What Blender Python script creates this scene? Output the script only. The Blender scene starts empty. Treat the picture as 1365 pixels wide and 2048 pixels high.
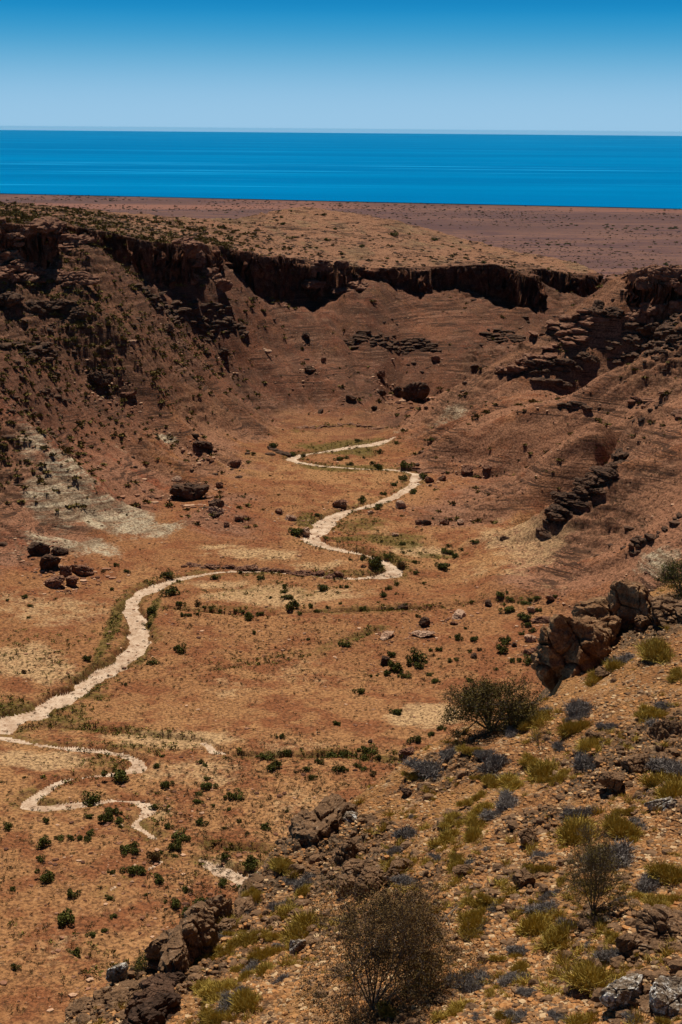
import bpy, math, random
import numpy as np
from mathutils import Vector

# ------------------------------------------------------------------ camera, world, sun, exposure
SC = bpy.context.scene
COL = SC.collection
FPX = 3129.0            # focal length in photograph pixels (photo 1365 x 2048)
PITCH = math.radians(13.76)
ROLL = math.radians(0.5)
cam_d = bpy.data.cameras.new('camera')
cam = bpy.data.objects.new('camera', cam_d)
COL.objects.link(cam)
cam_d.sensor_fit = 'VERTICAL'
cam_d.sensor_height = 36.0
cam_d.lens = FPX * 36.0 / 2048.0
cam_d.clip_start = 1.0
cam_d.clip_end = 300000.0
from mathutils import Matrix
M = Matrix.Rotation(math.radians(90) - PITCH, 4, 'X') @ Matrix.Rotation(ROLL, 4, 'Z')
cam.matrix_world = M
SC.camera = cam
R3 = np.array(M.to_3x3())

SUN_EL = math.radians(62)
SUN_AZ = math.radians(-6)       # from the view direction (+y), negative = to the left
world = bpy.data.worlds.new('World')
SC.world = world
world.use_nodes = True
wn = world.node_tree
bg = wn.nodes['Background']
sky = wn.nodes.new('ShaderNodeTexSky')
sky.sky_type = 'NISHITA'
sky.sun_disc = False
sky.sun_elevation = SUN_EL
sky.sun_rotation = SUN_AZ
sky.altitude = 200
sky.air_density = 1.0
sky.dust_density = 0.6
sky.ozone_density = 3.0
# a clear polarised sky: deep blue overhead, pale at the horizon, laid over the Nishita sky
tc = wn.nodes.new('ShaderNodeTexCoord'); sp = wn.nodes.new('ShaderNodeSeparateXYZ')
wn.links.new(tc.outputs['Generated'], sp.inputs[0])
rp = wn.nodes.new('ShaderNodeValToRGB'); rp.color_ramp.interpolation = 'B_SPLINE'
els = rp.color_ramp.elements
els[0].position = 0.0; els[0].color = (.315, .545, .74, 1)
els[1].position = 1.0; els[1].color = (.001, .02, .07, 1)
for pp, cc in ((.022, (.28, .52, .73, 1)), (.045, (.09, .38, .62, 1)), (.066, (.0, .265, .55, 1)), (.080, (.0, .20, .48, 1)), (.13, (.0, .13, .34, 1)), (.22, (.002, .045, .14, 1)), (.5, (.002, .018, .06, 1))):
    e = els.new(pp); e.color = cc
wn.links.new(sp.outputs[2], rp.inputs[0])
sc_ = wn.nodes.new('ShaderNodeMix'); sc_.data_type = 'RGBA'; sc_.blend_type = 'MULTIPLY'; sc_.inputs['Factor'].default_value = 1
wn.links.new(rp.outputs[0], sc_.inputs[6]); sc_.inputs[7].default_value = (17.4, 17.6, 18, 1)
sc_.clamp_result = False
mx = wn.nodes.new('ShaderNodeMix'); mx.data_type = 'RGBA'; mx.inputs['Factor'].default_value = 0.97
wn.links.new(sky.outputs[0], mx.inputs[6]); wn.links.new(sc_.outputs[2], mx.inputs[7])
wn.links.new(mx.outputs[2], bg.inputs['Color'])
bg.inputs['Strength'].default_value = 0.05
sun_d = bpy.data.lights.new('sun', 'SUN')
sun_d.energy = 5.0
sun_d.angle = math.radians(0.5)
sun_d.color = (1.0, 0.93, 0.82)
sun = bpy.data.objects.new('sun', sun_d)
COL.objects.link(sun)
sd = Vector((math.sin(SUN_AZ) * math.cos(SUN_EL), math.cos(SUN_AZ) * math.cos(SUN_EL), math.sin(SUN_EL)))
sun.rotation_euler = sd.to_track_quat('Z', 'Y').to_euler()
SC.view_settings.view_transform = 'Standard'
SC.view_settings.look = 'None'
SC.view_settings.exposure = 0.26
SC.view_settings.gamma = 1.0
SC.view_settings.use_curve_mapping = False

RNG = np.random.default_rng(7)
random.seed(7)
SEA = -220.0

# ------------------------------------------------------------------ maths helpers
def ray(u, v):
    u = np.asarray(u, float); v = np.asarray(v, float)
    d = np.stack([(u - 682.5) / FPX, (1024.0 - v) / FPX, -np.ones_like(u)], -1)
    return d @ R3.T

def at_d(u, v, d):
    r = ray(u, v)
    return r * (d / r[..., 1])[..., None] if r.ndim > 1 else r * (d / r[1])

def at_z(u, v, z):
    r = ray(u, v)
    return r * (z / r[2])

def sstep(a, b, x):
    t = np.clip((x - a) / (b - a), 0, 1)
    return t * t * (3 - 2 * t)

_T = np.random.default_rng(11).random((256, 256)).astype(np.float32)
def vn(x, y, seed=0):
    """value noise, 0..1"""
    x = np.asarray(x) + seed * 37.17; y = np.asarray(y) + seed * 91.73
    xi = np.floor(x).astype(np.int64); yi = np.floor(y).astype(np.int64)
    fx = (x - xi).astype(np.float32); fy = (y - yi).astype(np.float32)
    fx = fx * fx * (3 - 2 * fx); fy = fy * fy * (3 - 2 * fy)
    x0 = xi & 255; x1 = (xi + 1) & 255; y0 = yi & 255; y1 = (yi + 1) & 255
    a = _T[x0, y0]; b = _T[x1, y0]; c = _T[x0, y1]; d = _T[x1, y1]
    return a + (b - a) * fx + (c - a + (a - b - c + d) * fx) * fy

def fbm(x, y, o=4, seed=0, g=0.5):
    s = 0; a = 1; n = 0; c, t = math.cos(0.6), math.sin(0.6)
    for i in range(o):
        s = s + a * (vn(x, y, seed + i * 3) * 2 - 1); n += a
        x, y = (x * c - y * t) * 2.03, (x * t + y * c) * 2.03
        a *= g
    return s / n

def ridged(x, y, o=4, seed=0):
    s = 0; a = 1; n = 0; c, t = math.cos(0.7), math.sin(0.7)
    for i in range(o):
        s = s + a * (1 - 2 * np.abs(vn(x, y, seed + i * 3) - 0.5) * 1.6); n += a
        x, y = (x * c - y * t) * 2.03, (x * t + y * c) * 2.03
        a *= 0.5
    return s / n

def cell(x, y, seed=0):
    """2D cellular: returns F1, F2, id value"""
    x = np.asarray(x, float) + seed * 17.3; y = np.asarray(y, float) + seed * 53.9
    xi = np.floor(x).astype(np.int64); yi = np.floor(y).astype(np.int64)
    f1 = np.full(x.shape, 9.0, np.float32); f2 = f1.copy(); idv = np.zeros(x.shape, np.float32)
    for i in (-1, 0, 1):
        for j in (-1, 0, 1):
            cx = xi + i; cy = yi + j
            h1 = _T[cx & 255, cy & 255]; h2 = _T[(cx + 91) & 255, (cy + 57) & 255]
            d = (cx + h1 - x) ** 2 + (cy + h2 - y) ** 2
            m = d < f1
            f2 = np.where(m, f1, np.minimum(f2, d)); idv = np.where(m, _T[(cx + 33) & 255, (cy + 133) & 255], idv)
            f1 = np.where(m, d, f1)
    return np.sqrt(f1), np.sqrt(f2), idv

def inside(x, y, P):
    c = np.zeros(np.shape(x), bool); n = len(P)
    for i in range(n):
        x1, y1 = P[i]; x2, y2 = P[(i + 1) % n]
        if y1 == y2: continue
        c ^= ((y1 > y) != (y2 > y)) & (x < (x2 - x1) * (y - y1) / (y2 - y1) + x1)
    return c

def tps_fit(P, smooth=0.0):
    P = np.asarray(P, float); n = len(P)
    XY = P[:, :2] / 100.0
    D = np.linalg.norm(XY[:, None] - XY[None], axis=2)
    K = np.where(D > 0, D * D * np.log(D + 1e-12), 0) + np.eye(n) * smooth
    A = np.zeros((n + 3, n + 3)); A[:n, :n] = K; A[:n, n] = 1; A[:n, n + 1:] = XY
    A[n, :n] = 1; A[n + 1:, :n] = XY.T
    w = np.linalg.solve(A, np.concatenate([P[:, 2], [0, 0, 0]]))
    return XY, w

def tps_eval(fit, x, y):
    XY, w = fit; n = len(XY)
    x = np.asarray(x, float) / 100; y = np.asarray(y, float) / 100
    out = w[n] + w[n + 1] * x + w[n + 2] * y
    for i in range(n):
        d2 = (x - XY[i, 0]) ** 2 + (y - XY[i, 1]) ** 2
        out = out + w[i] * 0.5 * d2 * np.log(d2 + 1e-20)
    return out

def seg_dist(x, y, P, vals=None):
    """distance to polyline P (n,2+); also interpolated extra column and signed side of nearest segment"""
    best = np.full(np.shape(x), 1e9); side = np.zeros(np.shape(x)); val = np.zeros(np.shape(x))
    for i in range(len(P) - 1):
        ax, ay = P[i][0], P[i][1]; bx, by = P[i + 1][0], P[i + 1][1]
        dx, dy = bx - ax, by - ay; L = dx * dx + dy * dy + 1e-12
        t = np.clip(((x - ax) * dx + (y - ay) * dy) / L, 0, 1)
        qx = x - ax - t * dx; qy = y - ay - t * dy
        d = np.hypot(qx, qy)
        m = d < best
        best = np.where(m, d, best)
        side = np.where(m, dx * (y - ay) - dy * (x - ax), side)
        if vals is not None:
            val = np.where(m, vals[i] + t * (vals[i + 1] - vals[i]), val)
    return best, np.sign(side), val

# ------------------------------------------------------------------ control points of the land
# bowl and valley floor: (u, v, 'z', z) or (u, v, 'd', distance) or world ('w', x, y, z)
BP = []
def z_(z, *pts):
    for u, v in pts: BP.append(at_z(u, v, z))
def d_(*pts):
    for u, v, d in pts: BP.append(at_d(u, v, d))
def w_(*pts):
    for p in pts: BP.append(np.array(p, float))
z_(-80, (0, 2040), (300, 1900), (0, 1750), (400, 1650), (700, 1500), (0, 1480), (270, 1290), (500, 1300), (800, 1350))
z_(-79.3, (900, 1450), (0, 1250), (300, 1180), (650, 1150), (820, 1180), (600, 1230))
z_(-78.6, (1000, 1300), (640, 1060), (780, 1130), (830, 960), (700, 980), (560, 1030), (250, 1110))
z_(-78, (1080, 1210), (600, 910), (120, 1135), (870, 955))
z_(-76.3, (450, 990), (380, 1030))
z_(-77.5, (740, 885), (770, 868), (850, 905), (700, 835), (560, 915), (0, 1155), (500, 890))
w_((60, 225, -70), (95, 200, -58), (60, 140, -70), (30, 100, -76), (-30, 95, -80), (-90, 130, -78), (100, 100, -60), (-120, 230, -66), (-150, 170, -66), (0, 60, -80), (-60, 60, -80), (60, 60, -76))
# left spur with the pale strata
d_((345, 1060, 307), (200, 965, 318), (100, 880, 328), (0, 775, 340), (-200, 600, 372), (0, 1000, 301), (150, 1050, 297), (0, 900, 319), (-200, 900, 310), (-200, 1050, 280))
d_((130, 850, 347), (250, 930, 337), (380, 1010, 325), (30, 760, 346))
# long left slope
d_((200, 760, 377), (300, 850, 367), (400, 930, 354), (430, 800, 402), (350, 700, 413), (300, 600, 426), (200, 560, 409), (100, 600, 388), (0, 640, 368), (0, 700, 354), (-200, 640, 364), (200, 660, 388), (0, 590, 378))
# bowl head
d_((610, 628, 507), (700, 592, 512), (780, 588, 522), (900, 602, 536), (1050, 612, 532), (1100, 575, 560), (1180, 595, 575), (470, 565, 480), (430, 592, 462), (300, 542, 450), (180, 475, 432), (0, 520, 391), (-100, 520, 380), (60, 555, 390), (120, 560, 397), (215, 500, 440), (540, 600, 492))
d_((620, 750, 455), (560, 700, 470), (750, 700, 482), (850, 700, 492), (950, 720, 482), (1050, 680, 500), (850, 620, 524), (880, 790, 468), (550, 800, 440), (480, 720, 452), (1130, 650, 520), (1200, 600, 560), (1200, 640, 500))
w_((10, 620, -55), (-80, 600, -40), (-150, 480, -30))
# right spur A, its face, spur B and C
d_((850, 805, 418), (950, 735, 420), (1050, 680, 415), (1130, 632, 412), (1200, 592, 410), (1270, 600, 402))
d_((900, 850, 372), (1000, 850, 366), (1100, 800, 371), (1200, 750, 369), (1300, 700, 370), (1365, 660, 370), (1500, 640, 360))
d_((1000, 950, 336), (1100, 900, 327), (1200, 850, 326), (1365, 780, 326), (1500, 740, 320))
d_((1250, 912, 300), (1150, 980, 298), (1050, 1050, 295), (935, 1112, 290), (1365, 830, 306), (1260, 840, 318))
d_((1100, 1100, 278), (1200, 1050, 280), (1300, 1000, 280), (1365, 960, 280), (1260, 1080, 266), (1365, 1060, 250), (1300, 1110, 250), (1200, 1170, 252), (1500, 1000, 250))
for u, v, d, dz in [(950, 735, 446, 7), (1050, 680, 442, 8), (1130, 632, 440, 8), (890, 775, 444, 3.5), (1250, 905, 320, 7), (1150, 975, 316, 5.5), (1060, 1045, 311, 3),
                    (1210, 828, 350, 4.5), (1080, 900, 347, 4), (1365, 745, 350, 4.5), (1260, 700, 392, 3), (1150, 770, 392, 3)]:
    q_ = at_d(u, v, d); q_[2] -= dz; BP.append(q_)      # gullies hidden behind the spur crests
d_((1000, 1003, 316), (950, 900, 366), (1000, 1060, 300), (950, 960, 340), (880, 880, 381))
d_((1000, 1150, 268), (930, 1182, 267), (1050, 1160, 262), (985, 1078, 293), (880, 1175, 274))
d_((1050, 925, 331), (960, 985, 326), (1365, 752, 336))
FB = tps_fit(BP, 0.0002)

# plateau
PP = [at_d(*p) for p in [(-250, 440, 380), (-100, 445, 385), (0, 448, 398), (150, 447, 430), (290, 482, 450), (425, 503, 465),
    (445, 495, 485), (600, 520, 515), (690, 530, 520), (850, 535, 545), (930, 530, 550), (1010, 535, 548), (1060, 552, 545), (1130, 545, 590),
    (1185, 552, 600), (0, 404, 590), (200, 424, 600), (430, 441, 630), (540, 425, 690), (620, 416, 720), (800, 446, 720), (1000, 496, 690),
    (1150, 530, 640), (300, 452, 520), (500, 470, 570), (800, 490, 610), (650, 480, 600), (1225, 548, 560), (1290, 545, 425), (1365, 530, 430),
    (1290, 538, 415), (1365, 545, 405), (1500, 540, 400), (1240, 552, 500), (-250, 395, 560)]]
PP = [np.array(p) for p in PP]
FP_ = tps_fit(PP, 0.0002)

RIM = np.array([list(at_d(*p)[:2]) for p in [(-600, 440, 330), (-250, 440, 374), (-100, 445, 384), (0, 448, 395), (60, 448, 402), (110, 446, 408), (150, 447, 430), (220, 465, 440),
    (290, 482, 450), (370, 495, 458), (425, 503, 462), (440, 500, 474), (450, 495, 487), (520, 508, 500), (600, 520, 515), (690, 530, 518), (760, 532, 530), (850, 535, 545), (930, 530, 552),
    (1010, 535, 548), (1058, 555, 540), (1072, 545, 568), (1130, 545, 590), (1185, 552, 602), (1212, 560, 620), (1232, 560, 600), (1235, 560, 540), (1250, 560, 480), (1275, 575, 428),
    (1285, 600, 402), (1320, 610, 392), (1365, 620, 388), (1500, 620, 372), (1900, 620, 340)]])

PLAT = [tuple(p) for p in RIM] + [(1500, 330), (1500, 4000), (-1500, 4000), (-1500, 320)]
COAST = lambda x: 4905 - 0.31 * x      # forward distance of the shoreline
def land(x, y, crag=True):
    """height of the main land (without the near hillside); also masks"""
    b = tps_eval(FB, x, y); p = tps_eval(FP_, x, y)
    return b, p

# coarse polar lattice for the two splines
NT, NR = 260, 360
TH = np.linspace(-0.55, 0.55, NT)
RR = np.linspace(60, 900, NR)
gx = RR[None, :] * np.tan(TH)[:, None]; gy = np.broadcast_to(RR[None, :], gx.shape)
GB = tps_eval(FB, gx, gy); GP = tps_eval(FP_, gx, gy)
def lat(G, x, y):
    th = np.arctan2(x, y)
    a = np.clip((th - TH[0]) / (TH[1] - TH[0]), 0, NT - 1.001); r = np.clip((y - RR[0]) / (RR[1] - RR[0]), 0, NR - 1.001)
    i = a.astype(int); j = r.astype(int); fa = a - i; fr = r - j
    return (G[i, j] * (1 - fa) + G[i + 1, j] * fa) * (1 - fr) + (G[i, j + 1] * (1 - fa) + G[i + 1, j + 1] * fa) * fr

def base_z(x, y):
    return lat(GB, x, y)

def pix_on(u, v, fn, d0=110, d1=640, n=1600):
    """where the ray through a photo pixel meets the surface fn"""
    r = ray(u, v); r = r / r[1]
    d = np.linspace(d0, d1, n)
    f = fn(r[0] * d, d) - r[2] * d
    k = np.where(f > 0)[0]
    k = k[0] if len(k) else n - 1
    if k > 0:
        t = f[k - 1] / (f[k - 1] - f[k]); dd = d[k - 1] + t * (d[k] - d[k - 1])
    else: dd = d[0]
    return r * dd

# ------------------------------------------------------------------ creeks (traced on the valley floor, metres wide)
def trace(pts):
    W = [list(pix_on(u, v, base_z)[:2]) + [w] for u, v, w in pts]
    # Catmull-Rom resample
    W = np.array(W); out = []
    for i in range(len(W) - 1):
        p0 = W[max(i - 1, 0)]; p1 = W[i]; p2 = W[i + 1]; p3 = W[min(i + 2, len(W) - 1)]
        for t in np.linspace(0, 1, 5)[:-1]:
            out.append(0.5 * ((2 * p1) + (-p0 + p2) * t + (2 * p0 - 5 * p1 + 4 * p2 - p3) * t * t + (-p0 + 3 * p1 - 3 * p2 + p3) * t ** 3))
    out.append(W[-1])
    return np.array(out)
CREEKS = [trace([(-260, 1545, 5), (-100, 1492, 5), (0, 1450, 4.6), (60, 1425, 4.2), (130, 1392, 4), (180, 1362, 3.8), (230, 1328, 3.8), (265, 1296, 4), (281, 1270, 3.8), (272, 1238, 3.6),
                 (262, 1208, 3.2), (285, 1180, 3), (320, 1165, 2.4), (350, 1155, 1.8), (400, 1147, 1.5), (450, 1141, 1.0), (520, 1142, .6), (610, 1148, .8), (690, 1156, 1.6), (760, 1152, 2.2), (792, 1140, 3),
                 (772, 1124, 3), (740, 1110, 3), (690, 1098, 3.2), (650, 1086, 3.4), (622, 1074, 4.2), (640, 1054, 4.2), (662, 1032, 4.2), (695, 1018, 3.8), (740, 1008, 3.2), (790, 990, 2.8), (820, 970, 2.8), (835, 950, 2.6),
                 (825, 941, 1.0), (780, 938, .5), (700, 935, 1), (630, 928, 2), (583, 916, 3), (620, 905, 2.4), (680, 896, 2.2), (740, 887, 2.4), (768, 881, 2.0), (790, 872, 1.0)]),
          trace([(-120, 1462, .8), (0, 1474, .9), (100, 1490, 1.0), (200, 1500, 1.1), (250, 1510, 1.5), (278, 1522, 2.0), (265, 1540, 1.7), (200, 1550, 1.4), (130, 1558, 1.4), (90, 1575, 1.6), (58, 1600, 1.8),
                 (75, 1611, 1.8), (150, 1606, 1.5), (240, 1597, 1.5), (290, 1605, 1.6), (297, 1620, 1.6), (272, 1642, 1.5), (290, 1660, 1.3), (308, 1674, .7)]),
          trace([(395, 1482, .6), (418, 1490, .9), (430, 1502, .9), (470, 1510, .25)]),
          trace([(400, 1716, .2), (425, 1728, 1.6), (470, 1745, 2.6), (500, 1765, 2.2)]),
          trace([(480, 1752, .5), (530, 1735, 1.2), (580, 1722, 1.0)]),
          trace([(214, 1782, .15), (300, 1735, .35), (340, 1712, .2)])]
GULLIES = [trace([(470, 1510, .5), (560, 1516, .6), (640, 1514, .6), (700, 1512, .6), (790, 1520, .7), (860, 1500, .6)]),
           trace([(330, 1214, .6), (500, 1225, .7), (600, 1221, .7), (700, 1220, .7), (850, 1215, .6), (950, 1205, .8), (1060, 1200, .8)]),
           trace([(420, 1690, .7), (500, 1697, .9), (580, 1700, .9), (640, 1690, .7)]),
           trace([(800, 855, .8), (700, 848, 1.2), (640, 852, 1.2), (590, 858, .8)]),
           trace([(0, 1850, .3), (120, 1880, .4), (220, 1940, .4), (330, 2020, .3)]),
           trace([(420, 1340, .3), (520, 1320, .5), (620, 1300, .5), (760, 1255, .4)]),
           trace([(20, 1462, .6), (100, 1452, .8), (200, 1458, .7), (300, 1470, .5), (395, 1480, .5)])]
CARVE = CREEKS + GULLIES

# natural colour patches: world-space blobs traced on the ground (u, v, ru, rv, weight)
def patches(L, fn=base_z):
    out = []
    for u, v, ru, rv, w in L:
        c = pix_on(u, v, fn); a = pix_on(u + ru, v, fn, c[1] - 60, c[1] + 60); b = pix_on(u, v - rv, fn, max(c[1] - 5, 100), c[1] + 90)
        out.append((c[0], c[1], max(abs(a[0] - c[0]), 1), max(abs(b[1] - c[1]), 1), w))
    return out
PALE = patches([(60, 880, 90, 36, .7), (130, 940, 80, 40, .9), (200, 1015, 150, 60, 1.15), (290, 1058, 70, 20, 1.1), (150, 1085, 120, 32, .85), (330, 850, 40, 8, .8), (240, 870, 30, 12, .5),
                (905, 825, 40, 22, .9), (870, 850, 30, 14, .5), (800, 862, 20, 14, .5), (1330, 1080, 60, 30, .8), (1225, 925, 35, 12, .8), (60, 935, 60, 25, .3), (1285, 1110, 30, 14, .6), (640, 790, 25, 6, .3)])
SANDP = patches([(850, 1105, 110, 16, 1), (520, 1105, 120, 16, .8), (450, 1090, 70, 10, .7), (600, 1190, 220, 26, .8), (450, 1165, 120, 14, .7), (100, 1215, 190, 40, .6), (60, 1330, 120, 45, .8), (860, 1430, 90, 36, 1),
                 (330, 1480, 160, 22, 1), (80, 1520, 100, 25, .9), (560, 1500, 180, 30, .45), (400, 1545, 140, 40, .6), (300, 1640, 60, 25, .6), (430, 1730, 50, 16, .8), (620, 1620, 130, 50, .5), (1000, 1240, 60, 20, .3), (640, 1130, 90, 15, .7),
                 (700, 890, 110, 12, .5), (760, 1060, 50, 30, .4), (820, 1090, 40, 8, .6), (130, 1900, 140, 70, .35), (1040, 1080, 110, 60, .65), (960, 1150, 90, 30, .45), (600, 1340, 90, 40, .45), (450, 1380, 60, 30, .5), (420, 1800, 120, 40, .25)])
GREENP = patches([(680, 890, 110, 14, 1), (700, 935, 100, 8, 1), (780, 1080, 90, 22, .8), (720, 1050, 60, 20, .6), (620, 1040, 30, 22, 1), (700, 1078, 40, 8, 1), (800, 1120, 60, 12, .7), (560, 1180, 180, 18, .4),
                  (230, 1250, 20, 70, 1), (60, 1430, 130, 30, .8), (150, 1390, 90, 20, .6), (305, 1230, 10, 50, 1), (290, 1300, 16, 30, .7), (180, 1395, 60, 12, .7), (110, 1440, 80, 10, .8), (200, 1530, 80, 14, .6), (80, 1300, 120, 50, .25), (640, 1150, 150, 8, .6), (480, 1215, 150, 8, .5), (880, 1115, 60, 10, .7), (450, 1140, 80, 5, .4), (250, 1500, 120, 12, .5),
                  (300, 1640, 40, 25, .3), (600, 1700, 120, 6, .5), (640, 1512, 180, 5, .5)])
def blob(P, x, y):
    s = np.zeros(np.shape(x))
    wx = fbm(x / 9, y / 9, 3, 40) * 0.55; wy = fbm(x / 9, y / 9, 3, 50) * 0.55
    for cx, cy, rx, ry, w in P:
        q = np.hypot((x - cx) / rx + wx, (y - cy) / ry + wy)
        s = np.maximum(s, w * (1 - sstep(0.25, 1.35, q)))
    return s

def terrace(z, per, k, w):
    """bring out flat-lying beds: k = 0..1 strength"""
    zz = (z + w) / per
    f = zz - np.floor(zz)
    s = np.where(f < .72, f * 0.35 / .72, 0.35 + (f - .72) * 0.65 / .28)
    return z + (s - f) * per * k

def build_main(x, y):
    """full height and masks at arrays x, y (before the plain)"""
    b = lat(GB, x, y); p = lat(GP, x, y)
    dist, side, _ = seg_dist(x, y, RIM)
    s = dist * np.where(inside(x, y, PLAT), 1, -1)                         # > 0 on the plateau side
    b = b + fbm(x / 11, y / 11, 3, 16) * 4.0 * np.exp(-(dist / 14) ** 2)
    p = p + fbm(x / 9, y / 9, 3, 17) * 1.1 * np.exp(-(dist / 10) ** 2)
    sn = s + fbm(x / 24, y / 24, 2, 6) * 5 + fbm(x / 9, y / 9, 4, 5) * 3.6 + (cell(x / 5, y / 5, 3)[2] - .5) * 2.6 + fbm(x / 1.5, y / 1.5, 3, 7) * .8
    # slope detail
    slope_k = sstep(-78.7, -75, b)            # off the floor
    n1 = fbm(x / 38, y / 38, 4, 1); n2 = fbm(x / 7, y / 7, 4, 2); n3 = fbm(x / 1.6, y / 1.6, 3, 3)
    b = b + n1 * (0.8 + 2.2 * slope_k) + n2 * (0.22 + 0.6 * slope_k) + n3 * (0.04 + 0.10 * slope_k)
    # rills running down the slopes: stretched along the fall line of the left and right walls
    wb = sstep(405, 450, y); wl_ = sstep(12, -12, x) if False else (x < 8)
    pa = np.arctan2(x - 15, np.maximum(y - 380, 1)); pr = np.hypot(x - 15, y - 380)
    ac = np.where(wl_, x * .63 + y * .78, y * .97 + x * .16); al = np.where(wl_, x - y, x)
    wrp = fbm(x / 30, y / 30, 3, 15) * 6
    def rill(k, l, sd): return ridged((ac + wrp) / k, al / l, 3, sd) * (1 - wb) + ridged(pa * 95 / k * 1.1 + wrp / k * .5, pr / l, 3, sd + 1) * wb
    rl = rill(13, 80, 8); rf = rill(4.2, 34, 12)
    b = b - (rl * 3.0 + rf * .95 * sstep(-.4, .3, fbm(x / 25, y / 25, 2, 14))) * slope_k
    global RILL
    RILL = (rl * .6 + rf * .6) * slope_k
    return b, p, s, sn, slope_k

def rockmask(x, y, z, b0):
    m = fbm(x / 30, y / 30, 3, 20) * 0.5 + 0.5
    left = sstep(-20, -60, x) * sstep(330, 390, y) * sstep(-66, -48, b0)      # craggy upper left wall
    left = left * (1 - .9 * np.exp(-(((x - TAL[0]) / 15) ** 2 + ((y - TAL[1]) / 17) ** 2)))
    right = sstep(20, 50, x) * sstep(-66, -52, b0) * .8
    oc = np.exp(-(((x - OC[0]) / 9) ** 2 + ((y - OC[1]) / 11) ** 2) ** 2)       # dark outcrop on the right spur
    base = sstep(.58, .72, m) * sstep(-78, -70, b0)
    return np.clip(np.maximum.reduce([left * sstep(.35, .6, m), right * sstep(.42, .6, m), oc, base * .8]), 0, 1), oc
OC = pix_on(1165, 985, base_z)
TAL = pix_on(215, 540, base_z)

def final_land(x, y):
    b, p, s, sn, sk = build_main(x, y)
    b0 = lat(GB, x, y)
    rk, oc = rockmask(x, y, b, b0)
    b = b + rk * (np.abs(fbm(x / 3.2, y / 3.2, 3, 31)) * 1.5) + oc * 1.0
    warp = fbm(x / 25, y / 25, 3, 60) * 1.4
    br = sstep(-.25, .25, fbm(x / 9, y / 9, 3, 62)); br2 = sstep(-.2, .2, fbm(x / 5, y / 5, 3, 63))
    bt = terrace(b, 2.3, np.clip(rk * .95 + .12 * sk, 0, 1) * br, warp + fbm(x / 6, y / 6, 3, 64) * .5)
    bt = terrace(bt, 0.8, np.clip(rk * .9 + .5 * sk, 0, 1) * br2, warp * .7)
    bt = bt + rk * (np.abs(fbm(x / 1.4, y / 1.4, 3, 65)) - .2) * .9
    # plateau surface detail
    pk = fbm(x / 40, y / 16, 4, 70) * .9 + fbm(x / 6, y / 6, 4, 71) * .7
    pk = pk * sstep(0, 30, s)
    p1 = p + pk
    p1 = terrace(p1, 1.6, sstep(-.1, .4, fbm(x / 30, y / 20, 3, 72)) * .9, warp)
    # plateau falls away to the coastal plain behind the skyline
    edge = np.interp(x / y, [-.5, -.218, -.154, -.081, -.0455, -.02, .0375, .1015, .149, .173, .185, .194, .218, .26, .5],
                     [560, 595, 605, 635, 695, 728, 728, 695, 650, 600, 500, 448, 440, 430, 420])
    drop = np.maximum(y - edge, 0)
    p1 = p1 - drop * .55 - (drop > 0) * 0
    # cliff: the upper 70% drops over a few metres
    h = np.maximum(p1 - bt, 0)
    t = sstep(-.6, 1.6, sn)
    z = bt + (p1 - bt) * t
    z = np.where((s < -25), bt, z)
    cl = (t > .01) & (t < .995)
    z = np.where(cl, terrace(z, 3.4, .75, warp + fbm(x / 2.5, y / 2.5, 2, 75) * .8), z)
    # creeks
    cmask = np.zeros(x.shape); bank = np.zeros(x.shape)
    sel = (b0 < -70) & (y < 470)
    xs, ys = x[sel], y[sel]
    wob = fbm(xs / 3, ys / 3, 3, 80)
    zc = z[sel]; cm = cmask[sel]; bk = bank[sel]
    flo = lat(GB, xs, ys) + fbm(xs / 20, ys / 20, 2, 81) * .3
    for i, C in enumerate(CARVE):
        dd, _, w = seg_dist(xs, ys, C[:, :2], C[:, 2])
        q = dd + wob * (0.35 + .25 * w) - w * .45
        dep = (0.15 + 0.17 * np.minimum(w, 3.5)) if i < len(CREEKS) else 0.55
        kk = 1 - sstep(0, .8, q)
        zc = np.where(kk > 0, zc * (1 - kk) + np.minimum(zc, flo - dep + .05 * wob) * kk, zc)
        if i < len(CREEKS): cm = np.maximum(cm, 1 - sstep(-.15, .25, q))
        bk = np.maximum(bk, 1 - sstep(0.2, 3.5, q))
    z[sel] = zc; cmask[sel] = cm; bank[sel] = bk
    return z, dict(rill=RILL, rock=rk, creek=cmask, bank=bank, s=s, t=t, sk=sk)

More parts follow.
